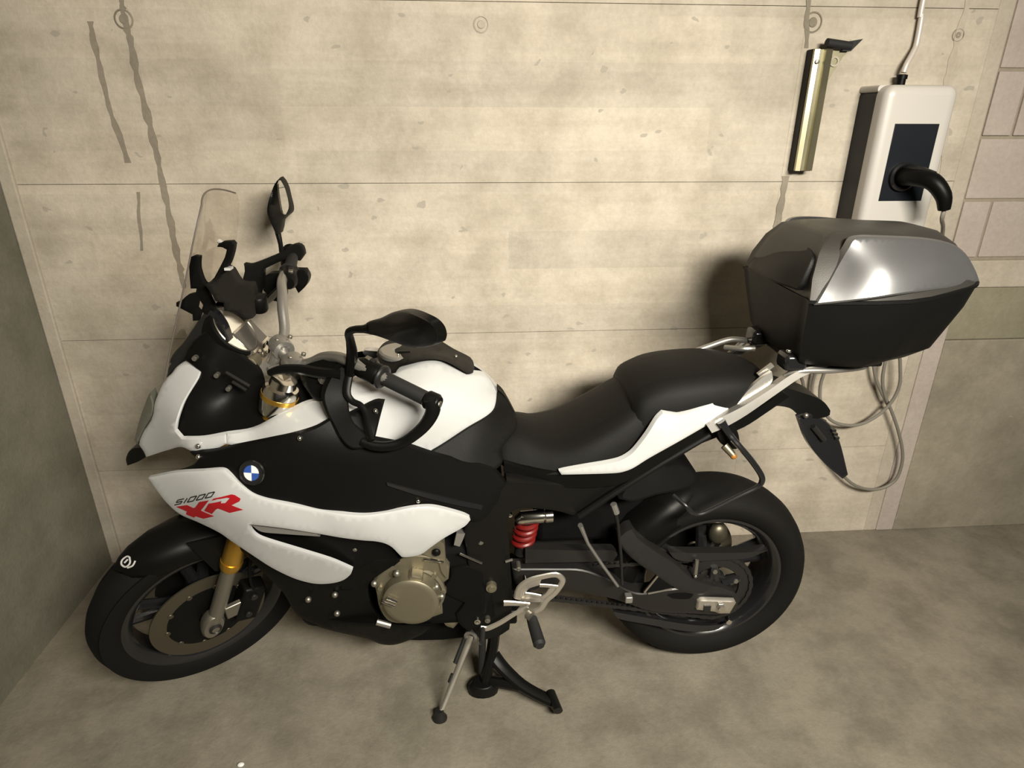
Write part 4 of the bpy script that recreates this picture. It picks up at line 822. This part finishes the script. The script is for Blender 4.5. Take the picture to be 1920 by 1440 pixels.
# indicator and pannier loop
lpq = [B(1352, 790, 0.17), B(1368, 815, 0.18), B(1385, 835, 0.20), B(1408, 862, 0.215), B(1427, 890, 0.22), B(1428, 904, 0.22), B(1418, 914, 0.22), B(1385, 930, 0.22), B(1345, 950, 0.22), B(1315, 963, 0.22), B(1298, 961, 0.22), B(1285, 948, 0.215), B(1262, 928, 0.19)]
pl_ = MB().tube(lpq, [0.012, 0.009, 0.008, 0.008, 0.008, 0.0075, 0.0065, 0.006, 0.006, 0.006, 0.006, 0.006, 0.006], 10, cr=4).build('pannier_holder', 'gloss', mc)
skin('holder_plate', [(1345, 793), (1372, 790), (1384, 812), (1388, 840), (1372, 842), (1350, 830), (1343, 812)], [(1365, 815, 0.165)], 'black', pl_, t=0.015, mirror=False, step=8)
MB().tube([B(1358, 835, 0.17), B(1374, 853, 0.185)], [0.011, 0.009], 12).build('indicator', 'bronze', pl_)
MB().ball(B(1375, 855, 0.187), 0.009).build('indicator_lens', 'wax', pl_)
# ---------------------------------------------------------------- frame and rear sub-frame
skin('frame_spar', [(905, 960), (950, 900), (1040, 905), (1100, 912), (1180, 900), (1130, 945), (1085, 966), (1045, 958), (1000, 953), (966, 956), (952, 972), (954, 1010), (958, 1080), (960, 1130), (955, 1180), (930, 1195), (900, 1200), (885, 1170), (880, 1100), (876, 1040), (870, 1000), (880, 975)],
     [(905, 960, 0.20), (1180, 900, 0.13), (960, 1050, 0.165), (900, 1200, 0.165), (875, 1010, 0.185), (1040, 905, 0.15)], 'frame', mc, t=0.035, step=13)
for u, v, r, m_ in ((901, 1014, 0.008, 'steel'), (921, 1100, 0.015, 'bronze'), (956, 964, 0.006, 'chrome'), (972, 1064, 0.007, 'steel'), (895, 1163, 0.009, 'chrome'), (914, 1161, 0.008, 'steel'), (940, 981, 0.005, 'steel'), (985, 1089, 0.006, 'chrome')):
    MB().lathe([(1e-5, 0.012), (r*0.5, 0.012), (r*0.6, 0.009), (r, 0.008), (r*1.05, 0.0), (r*1.05, -0.02)], B(u, v, 0.172 if v > 1000 else 0.16), (0, 1, 0), 18).build('frame_bolt', m_, mc)
MB().tube([B(948, 1053, 0.175), B(961, 1049, 0.175)], 0.004, 8).build('frame_clip', 'steel', mc)
MB().tube([B(862, 1038, 0.185), B(904, 1056, 0.185)], 0.003, 8).build('clutch_cable', 'chrome', mc)
skin('connector', [(856, 1000), (872, 1001), (868, 1012), (862, 1025), (851, 1022)], [(862, 1012, 0.19)], 'satin', mc, t=0.02, mirror=False, step=6, rollr=0)
for s in (1, -1): MB().tube([q*np.array([1, s, 1]) for q in (B(1085, 968, 0.15), B(1150, 925, 0.15), B(1240, 868, 0.145), B(1330, 815, 0.13))], 0.010, 10).build('subframe_rail', 'frame', mc)
skin('subframe_cover', [(1240, 872), (1283, 838), (1330, 812), (1400, 777), (1440, 754), (1470, 736), (1480, 744), (1440, 772), (1395, 801), (1350, 818), (1312, 833), (1275, 852), (1255, 876)], [(1250, 870, 0.135), (1475, 740, 0.10), (1350, 812, 0.125)], 'black', mc, t=0.03, step=10, rollr=0)
# hanging pannier stays
for pth, r in (([(1088, 985), (1102, 1018), (1130, 1060), (1158, 1098)], 0.008), ([(1150, 945), (1158, 980), (1164, 1040), (1166, 1095)], 0.008)):
    MB().tube([B(u, v, 0.175) for u, v in pth], [r*1.5, r, r, r*0.9], 8, flat=0.6).build('exhaust_stay', 'satin' if pth[0][0] < 1100 else 'grey', mc)
MB().tube([B(1150, 945, 0.178), B(1156, 962, 0.178)], 0.009, 8).build('stay_tip', 'satin', mc)
MB().obox(B(1178, 1121, 0.16), (1, 0, 0), (0, 1, 0), (0, 0, 1), 0.011, 0.012, 0.011).build('stay_bolt', 'satin', mc, bevel=0.003)
# ---------------------------------------------------------------- rear hugger, swingarm
hugr = []; c = np.array(RA)
for a, hw, dr in ((22, 0.03, 0.012), (35, 0.075, 0.014), (55, 0.098, 0.016), (80, 0.102, 0.016), (105, 0.104, 0.016), (125, 0.104, 0.016), (150, 0.10, 0.014)):
    pass
HA = [(75, 0.060, 0.012), (68, 0.085, 0.014), (55, 0.098, 0.016), (40, 0.102, 0.016), (22, 0.104, 0.016), (5, 0.102, 0.016), (-8, 0.096, 0.014)]
rings = []
for a, hw, dr in HA:
    a = math.radians(a); e = np.array([math.cos(a), 0, math.sin(a)])
    sec = [(1.02, -0.085), (1.04, -0.05), (0.98, -0.022), (0.72, -0.003), (0.36, 0.005), (0, 0.007)]
    out = [(hw*k, 0.320+dr+q) for k, q in sec]; full = out+[(-y, r) for y, r in out[-2::-1]]; inn_ = [(y*0.95, r-0.005) for y, r in reversed(full)]
    rings.append([c+e*r+np.array([0, y, 0]) for y, r in full+inn_])
MB().loft(rings).build('rear_hugger', 'black', mc, smooth=50)
skin('inner_fender', [(1180, 905), (1215, 885), (1240, 872), (1280, 870), (1300, 878), (1308, 892), (1300, 908), (1270, 920), (1230, 928), (1190, 940), (1160, 935)], [(1180, 905, 0.10), (1240, 872, 0.06), (1308, 892, 0.05), (1270, 920, 0.10)], 'void', mc, t=0.14, mirror=False, step=11)
swa = skin('swingarm', [(960, 1066), (1040, 1066), (1092, 1068), (1140, 1085), (1175, 1105), (1205, 1112), (1256, 1104), (1300, 1100), (1340, 1098), (1378, 1110), (1384, 1124), (1380, 1146), (1360, 1152), (1290, 1150), (1222, 1146), (1178, 1132), (1139, 1120), (1040, 1102), (965, 1095)],
     [(960, 1080, 0.125), (1100, 1090, 0.135), (1222, 1130, 0.142), (1380, 1130, 0.142), (1222, 1146, 0.130), (1300, 1120, 0.15), (1340, 1098, 0.14)], 'grey', mc, t=0.045, step=11, mirror=False)
skin('swingarm_brace', [(1160, 1006), (1175, 993), (1186, 990), (1200, 1010), (1233, 1034), (1266, 1055), (1300, 1084), (1342, 1099), (1320, 1114), (1290, 1112), (1262, 1100), (1232, 1080), (1205, 1062), (1180, 1042), (1163, 1022)], [(1160, 1006, 0.13), (1186, 990, 0.125), (1233, 1050, 0.148), (1320, 1105, 0.152)], 'grey', swa, t=0.04, mirror=False, step=10)
MB().tube([(0.56, -0.11, 0.36), (0.30, -0.135, 0.34), (0.0, -0.13, 0.32)], [0.035, 0.034, 0.028], 12, flat=1.2).build('swingarm_side', 'grey', mc)
MB().tube([(0.56, 0.12, 0.385), (0.56, -0.12, 0.385)], 0.035, 16).build('swingarm_pivot', 'grey', mc)
MB().tube([B(1233, 1079, 0.155), B(1208, 1110, 0.155)], 0.004, 8).build('swingarm_edge_glint', 'chrome', swa)  # bright tubes stand in for highlights along the swingarm edges
MB().tube([B(1215, 1113, 0.15), B(1260, 1104, 0.155)], 0.003, 8).build('swingarm_edge_glint', 'steel', swa)
skin('pocket_shade_plate', [(1205, 1112), (1232, 1080), (1262, 1098), (1256, 1104)], [(1230, 1098, 0.1535)], 'void', swa, t=0.01, mirror=False, step=8, rollr=0)  # dark plates laid on the arm paint the shade of its recesses
skin('pocket_shade_plate', [(1252, 1116), (1275, 1112), (1300, 1115), (1292, 1123), (1262, 1122)], [(1275, 1117, 0.1545)], 'void', swa, t=0.01, mirror=False, step=8, rollr=0)
skin('axle_plate', [(1308, 1128), (1314, 1124), (1378, 1126), (1380, 1130), (1368, 1150), (1348, 1150), (1340, 1147), (1306, 1143)], [(1340, 1137, 0.158)], 'alu', swa, t=0.012, mirror=False, step=8)
MB().lathe([(1e-5, 0.012), (0.011, 0.012), (0.013, 0.0)], B(1351, 1138, 0.160), (0, 1, 0), 6).build('axle_nut', 'chrome', swa, smooth=20)
MB().obox(B(1326, 1140, 0.160), (1, 0, 0), (0, 1, 0), (0, 0, 1), 0.010, 0.003, 0.010).build('axle_mark', 'grey', swa)
MB().cyl(B(1365, 1163, 0.14), (0, 1, 0), 0.009, 0.02, 14).build('adjuster_bolt', 'chrome', swa)
cg = skin('chain_guard', [(1255, 1036), (1300, 1037), (1400, 1036), (1440, 1032), (1400, 1047), (1352, 1050), (1290, 1053), (1266, 1048)], [(1255, 1040, 0.13), (1440, 1034, 0.125)], 'grey', mc, t=0.03, mirror=False, step=8, rollr=0)
skin('chain_guard_front', [(985, 1030), (1080, 1032), (1150, 1032), (1158, 1040), (1150, 1052), (1080, 1054), (985, 1056)], [(1060, 1040, 0.13)], 'grey', mc, t=0.03, mirror=False, step=8, rollr=0)
MB().tube([B(1307, 1050, 0.142), B(1304, 1078, 0.150)], 0.0055, 8).build('guard_post', 'steel', cg)
MB().ball(B(1304, 1080, 0.152), 0.006).build('guard_bolt', 'chrome', cg)
MB().tube([(0.06*math.cos(t)-0.0, 0.12, 0) for t in (0,)]+[(0.01, 0.125, 0.20)], 0.0) if False else None
skin('lower_chain_guard', [(1150, 1147), (1222, 1160), (1300, 1172), (1345, 1172), (1365, 1166), (1340, 1182), (1290, 1184), (1220, 1172), (1160, 1160)], [(1220, 1165, 0.115)], 'gloss', mc, t=0.01, mirror=False, step=8, rollr=0)
MB().ball(B(1346, 1000, 0.03), 0.030, 16, (1, 0.7, 1.2)).build('exhaust_end', 'disc', mc)
# silencer on the far side
MB().tube([(0.55, -0.12, 0.30), (0.38, -0.16, 0.33), (0.18, -0.20, 0.42), (0.02, -0.215, 0.47)], [0.04, 0.055, 0.058, 0.05], 18, cr=4).build('silencer', 'grey', mc)
# ---------------------------------------------------------------- shock with red spring
sp0, sp1 = B(985, 995, 0.02), B(1000, 968, 0.03)
skc = np.array([0.515, 0.05, 0.60]); dirs = np.array([-0.18, 0, 1.0]); dirs /= np.linalg.norm(dirs)
q0 = B(987, 985, 0.085); shk = MB().tube([q0-dirs*0.10, q0+dirs*0.03], 0.018, 14).build('shock_absorber', 'grey', mc)
hel = [q0-dirs*0.055+dirs*0.070*t+0.028*np.array([math.cos(t*2*math.pi*3.5), math.sin(t*2*math.pi*3.5), 0]) for t in np.linspace(0, 1, 80)]
MB().tube(hel, 0.0075, 8).build('spring', 'red', shk)
MB().tube([B(968, 976, 0.115), B(978, 971, 0.115), B(1018, 967, 0.115), B(1020, 967, 0.115), B(1023, 967, 0.115), B(1036, 966, 0.115), B(1038, 966, 0.115)], [0.012, 0.0195, 0.0195, 0.016, 0.0195, 0.0195, 0.014], 18).build('shock_reservoir', 'chrome', shk)
MB().box((0.20, -0.10, 0.44), (0.535, 0.02, 0.76)).build('gap_dark_box', 'void', mc, bevel=0.02)  # black box added to darken the gap behind the shock
# ---------------------------------------------------------------- engine
en = MB().box((0.645, -0.17, 0.27), (1.00, 0.165, 0.56)).build('engine', 'void', mc, bevel=0.03)
skin('crankcase', [(712, 1076), (730, 1062), (752, 1045), (790, 1040), (830, 1050), (843, 1062), (841, 1085), (826, 1096), (828, 1120), (830, 1150), (800, 1160), (760, 1168), (730, 1164), (712, 1140), (706, 1110), (700, 1090)], [(775, 1050, 0.195), (843, 1062, 0.185), (706, 1110, 0.185), (770, 1165, 0.18), (780, 1110, 0.185)], 'bronze', en, t=0.05, mirror=False, step=10)
skin('cam_cover', [(790, 1038), (800, 1025), (822, 1012), (833, 1020), (836, 1060), (838, 1085), (828, 1072), (820, 1052)], [(815, 1040, 0.195)], 'bronze', en, t=0.03, mirror=False, step=8, rollr=0)
MB().ball(B(818, 1036, 0.20), 0.012, 14, (1, 0.6, 1)).build('cam_plug', 'black', en)
MB().tube([B(795, 1049, 0.20), B(812, 1050, 0.20), B(832, 1054, 0.20)], 0.004, 8).build('case_edge', 'chrome', en)
cc = B(770, 1132, 0.228); ctr_ = cc
cv = MB().lathe([(0.080, -0.05), (0.078, -0.020), (0.076, -0.004), (0.071, 0.0), (0.060, 0.001), (1e-5, 0.001)], cc, (0.06, 1, -0.02), 48).build('clutch_cover', 'bronze', en)
MB().lathe([(0.082, -0.056), (0.090, -0.054), (0.090, -0.044), (0.082, -0.040)], cc, (0.06, 1, -0.02), 48, closed=True).build('cover_flange', 'bronze', cv)
skin('cover_boss', [(766, 1082), (772, 1078), (792, 1082), (796, 1100), (764, 1100)], [(780, 1090, 0.222)], 'bronze', cv, t=0.03, mirror=False, step=7)
for a, b in (((726, 1121), (745, 1128)), ((716, 1127), (740, 1136))): MB().tube([B(*a, 0.236), B(*b, 0.237)], 0.0045, 8).build('cover_mark', 'chrome', cv)
for k in range(9):
    a = 2*math.pi*k/9+0.3; MB().cyl(cc+np.array([0.088*math.cos(a), -0.044, 0.088*math.sin(a)]), (0, 1, 0), 0.008, 0.02, 8).build('cover_bolt', 'bronze', cv)
for u, v in ((702, 1094), (744, 1075), (818, 1100), (828, 1118)): MB().ball(B(u, v, 0.21), 0.010).build('case_bolt', 'steel', en)
skin('gear_cover', [(845, 1065), (880, 1060), (905, 1075), (910, 1120), (905, 1160), (880, 1185), (862, 1170), (855, 1150), (870, 1130), (845, 1118), (826, 1105), (842, 1085)], [(870, 1100, 0.175)], 'black', en, t=0.05, mirror=False, step=10)
skin('water_pump', [(828, 1155), (850, 1150), (862, 1165), (850, 1178), (835, 1172)], [(845, 1163, 0.15)], 'bronze', en, t=0.05, mirror=False, step=7)
# collector / exhaust under the engine
MB().tube([(1.06, 0.0, 0.42), (1.04, 0.0, 0.28), (0.95, 0.0, 0.20), (0.70, -0.02, 0.19), (0.56, -0.10, 0.26)], [0.05, 0.06, 0.075, 0.075, 0.05], 18, cr=4, flat=1.4).build('exhaust_collector', 'void', mc)
MB().box((1.02, -0.17, 0.42), (1.10, 0.17, 0.80)).build('radiator', 'void', mc, bevel=0.01)
# ---------------------------------------------------------------- foot controls
ex = lambda pts: cx(pts, (820, 960), 5.143)
hp_out = ex([(760, 790), (800, 720), (880, 660), (1000, 620), (1140, 592), (1220, 630), (1225, 680), (1190, 740), (1110, 810), (1050, 860), (1000, 930), (960, 965), (920, 950), (930, 910), (985, 855), (900, 865), (770, 840)])
# heel plate drawn as bars so that its two windows stay open
def strip(pts, w, y): return MB().tube([B(u, v, y) for u, v in ex(pts)], w, 8, flat=0.5, cr=3, up=(0, 1, 0))
hpz = strip([(775, 830), (800, 730), (890, 660), (1010, 625), (1140, 605), (1200, 640), (1200, 690), (1130, 785), (1050, 850), (1000, 925), (940, 960)], [0.012, 0.011, 0.010, 0.009, 0.009, 0.009, 0.009, 0.009, 0.010, 0.010, 0.009], 0.195).build('heel_plate', 'alu', mc)
skin('heel_web', ex([(775, 780), (805, 722), (890, 668), (1010, 632), (985, 705), (880, 740), (850, 780), (845, 830), (775, 835)]), [(985, 1100, 0.196)], 'alu', hpz, t=0.006, mirror=False, step=7, rollr=0.001)
strip([(985, 708), (1070, 712), (1160, 722)], [0.006, 0.006, 0.006], 0.196).build('heel_bar', 'alu', hpz)
strip([(845, 790), (920, 800), (995, 815)], [0.007, 0.007, 0.007], 0.196).build('heel_bar', 'alu', hpz)
skin('heel_web', ex([(1090, 730), (1165, 725), (1130, 790), (1050, 850), (1000, 860), (990, 820), (1040, 790)]), [(1030, 1110, 0.196)], 'alu', hpz, t=0.006, mirror=False, step=7, rollr=0.001)
skin('heel_web', ex([(770, 825), (850, 800), (1000, 820), (1000, 870), (900, 868), (780, 850)]), [(985, 1122, 0.1955)], 'alu', hpz, t=0.006, mirror=False, step=7, rollr=0.001)
strip([(640, 880), (720, 880), (890, 893)], [0.010, 0.009, 0.007], 0.205).build('peg_bracket', 'alu', hpz)
MB().tube([B(*ex([(870, 985)])[0], 0.225), B(*ex([(905, 1010)])[0], 0.235)], 0.013, 14).build('peg_joint', 'steel', hpz)
pegA = B(997, 1160, 0.225); pegB = pegA+np.array([-0.012, 0.085, -0.008])
fp = MB().tube([pegA, pegA+(pegB-pegA)*0.3, pegB], [0.015, 0.0165, 0.0175], 14).build('foot_peg', 'grip', mc)
MB().tube([pegB, pegB+np.array([-0.001, 0.008, -0.001])], [0.017, 0.012], 14).build('peg_end', 'grip', fp)
gl_ = strip([(415, 1115), (470, 1125), (530, 1105), (620, 1060), (740, 985), (880, 915)], [0.007, 0.009, 0.009, 0.0085, 0.008, 0.007], 0.215).build('gear_lever', 'alu', mc)
gp0 = B(905, 1178, 0.215); MB().tube([gp0, gp0+np.array([0.004, 0.05, -0.004])], 0.0075, 12).build('lever_peg', 'grip', gl_)
MB().ball(B(902, 1203, 0.205), 0.009).build('lever_tip', 'satin', gl_)
# ---------------------------------------------------------------- stands
ssT = B(884, 1190, 0.15); ssB = np.array([0.836, 0.245, 0.012])
ss = MB().tube([ssT, ssT+(ssB-ssT)*0.25, ssT+(ssB-ssT)*0.9, ssB+np.array([0, 0, 0.01])], [0.012, 0.010, 0.008, 0.009], 12).build('side_stand', 'alu', mc)
MB().lathe([(0.012, -0.012), (0.020, -0.010), (0.020, 0.010), (0.012, 0.012)], ssT, (0.3, 1, 0), 20, closed=True).build('stand_pivot', 'satin', ss)
MB().loft([[ssB+np.array([x*1.0, y, z]) for x, y in [(0.022*math.cos(t)*k, 0.018*math.sin(t)*k) for t in np.linspace(0, 2*math.pi, 16, endpoint=False)]] for z, k in ((-0.012, 1.0), (-0.004, 1.0), (0.004, 0.7), (0.022, 0.55))]).build('stand_foot', 'grey', ss)
spd = ssT+(ssB-ssT)*0.02+np.array([0.012, -0.01, 0])
MB().tube([spd, ssT+(ssB-ssT)*0.38+np.array([0.012, -0.01, 0])], 0.0075, 10).build('stand_spring', 'grip', ss)
MB().tube([ssT+(ssB-ssT)*0.50+np.array([0.008, -0.004, 0]), ssT+(ssB-ssT)*0.60+np.array([0.008, -0.004, 0])], 0.007, 10).build('stand_stop', 'grip', ss)
# centre stand: two legs, cross tube, foot pads and the tread arm
cst = MB()
for s in (1, -1):
    cst.tube([(0.665, s*0.115, 0.255), (0.672, s*0.125, 0.16), (0.690, s*0.14, 0.07), (0.702, s*0.150, 0.022)], [0.024, 0.022, 0.021, 0.024], 10, cr=3, flat=0.8)
cst.tube([(0.672, 0.125, 0.15), (0.672, -0.125, 0.15)], 0.013, 10)
cso = cst.build('centre_stand', 'frame', mc)
for s in (1, -1):
    MB().loft([[np.array([0.705+x, s*0.158+y, z]) for x, y in [(0.046*math.cos(t)*(1-0.3*(z > 0.03)), 0.028*math.sin(t)) for t in np.linspace(0, 2*math.pi, 16, endpoint=False)]] for z in (0.001, 0.014, 0.028, 0.042)]).build('stand_pad', 'frame', cso, bevel=0.003)
MB().tube([(0.672, 0.125, 0.11), (0.64, 0.155, 0.085), (0.59, 0.20, 0.065), (0.535, 0.235, 0.055), (0.505, 0.25, 0.052)], [0.024, 0.021, 0.019, 0.018, 0.020], 10, cr=3, flat=0.8).build('tread_arm', 'frame', cso)
MB().tube([(0.690, 0.150, 0.035), (0.64, 0.175, 0.05), (0.58, 0.205, 0.062)], 0.017, 10, cr=3).build('tread_brace', 'frame', cso)
MB().loft([[np.array([0.50, 0.253, 0.055])+np.array([-0.014*math.cos(t)-0.008*k, 0.020*k+0.008*math.sin(t), 0.022*math.sin(t)-0.012*k]) for t in np.linspace(0, 2*math.pi, 12, endpoint=False)] for k in (-1, 0, 1.2)]).build('tread_pad', 'frame', cso)
cst2 = MB().tube([B(905, 1195, 0.13), B(903, 1260, 0.13)], 0.011, 10).build('stand_spring', 'grip', cso)
MB().box((0.60, -0.12, 0.24), (0.72, 0.135, 0.29)).build('stand_bracket', 'frame', mc, bevel=0.006)

# ================================================================ top case on the rack
tcx = empty('top_case', (0, 0, 0), 'black and silver plastic top case on the motorcycle rack', 'luggage case'); tcx.matrix_world = BIKE
def plan(x0, x1, wf, wm, wr, z, dip=0.0, n=6):
    """rounded plan outline, front edge at x0, rear at x1"""
    xm = x0+(x1-x0)*0.45; half = [(x0, 0), (x0, wf*0.55), (x0-0.004, wf*0.86), (x0-0.018, wf), (xm, wm), (x1+0.10, wr+(wm-wr)*0.42), (x1+0.03, wr), (x1+0.006, wr*0.75), (x1, wr*0.4), (x1, 0)]
    P = [np.array([x, y]) for x, y in half]; out = []
    full = P+[np.array([p[0], -p[1]]) for p in P[-2:0:-1]]
    full, _ = crom(full, [0]*len(full), 3, closed=True)
    return [np.array([p[0], p[1], z+dip*(p[0]-x0)]) for p in full]
base = [plan(-0.135, -0.42, 0.10, 0.13, 0.07, 1.047), plan(-0.120, -0.46, 0.135, 0.165, 0.10, 1.053), plan(-0.108, -0.50, 0.158, 0.195, 0.125, 1.085), plan(-0.092, -0.545, 0.190, 0.232, 0.145, 1.19, -0.02), plan(-0.086, -0.560, 0.200, 0.243, 0.150, 1.232, -0.055)]
cb_ = MB().loft(base).build('case_base', 'caseb', tcx, smooth=45)
lid = [plan(-0.088, -0.557, 0.199, 0.241, 0.149, 1.236, -0.055), plan(-0.094, -0.545, 0.178, 0.200, 0.125, 1.285, -0.04), plan(-0.112, -0.515, 0.150, 0.160, 0.095, 1.338, -0.02), plan(-0.136, -0.475, 0.120, 0.125, 0.070, 1.374), plan(-0.17, -0.43, 0.09, 0.10, 0.05, 1.385)]
ld = MB().loft(lid).build('case_lid', 'caselid', tcx, smooth=45)
MB().loft([plan(-0.084, -0.563, 0.2025, 0.246, 0.152, z, -0.055) for z in (1.230, 1.2375)]).build('case_seam', 'caseb', tcx)
sil_t = TPS([(1530, 571, 0.202), (1541, 549, 0.195), (1572, 492, 0.165), (1601, 446, 0.160), (1626, 441, 0.160), (1700, 443, 0.150), (1785, 456, 0.110), (1836, 526, 0.135), (1810, 474, 0.115), (1697, 552, 0.240), (1613, 564, 0.235), (1660, 500, 0.215), (1760, 500, 0.185), (1765, 542, 0.205)])
skin('lid_side_panel', [(1527, 572), (1541, 549), (1572, 492), (1590, 462), (1601, 447), (1626, 443), (1700, 445), (1750, 449), (1785, 457), (1810, 475), (1828, 505), (1836, 526), (1800, 536), (1765, 541), (1697, 551), (1613, 563)], sil_t, 'casesil', tcx, t=0.02, step=10, lift=0.004)
skin('backrest_pad', [(1402, 503), (1412, 482), (1428, 464), (1450, 453), (1480, 450), (1505, 455), (1522, 466), (1526, 482), (1513, 512), (1501, 538), (1494, 544), (1450, 528)], [(1405, 503, -0.080), (1500, 545, -0.076), (1440, 455, -0.118), (1530, 472, -0.112), (1480, 450, -0.125), (1460, 500, -0.078)], 'caseb', tcx, t=0.035, ax=0, mirror=False, step=9)
MB().box((-0.36, -0.12, 1.0335), (-0.13, 0.12, 1.05)).build('mounting_plate', 'caseb', tcx, bevel=0.006)
for y in (0.10, -0.10): MB().box((-0.15, y-0.03, 1.030), (-0.09, y+0.03, 1.075)).build('mount_claw', 'gloss', tcx, bevel=0.01)
MB().ball(B(1480, 658, 0.13), 0.009, 12, (1, 0.6, 0.6)).build('mount_bolt', 'chrome', tcx)
MB().box((-0.36, -0.03, 1.02), (-0.32, 0.03, 1.045)).build('release_tab', 'caseb', tcx, bevel=0.004)
# crumb on the floor
g0 = np.array([0, 0, 0]); d0 = cfw+cr2*(452-960)/F+cu2*(720-1436)/F; g0 = CO+d0*(-CO[2]/d0[2])
tag(MB().ball((float(g0[0]), float(g0[1]), 0.005), 0.008, 9, (1.2, 0.9, 0.62)).build('paper_scrap', 'whitep'), 'small white paper scrap on the floor', 'scrap')
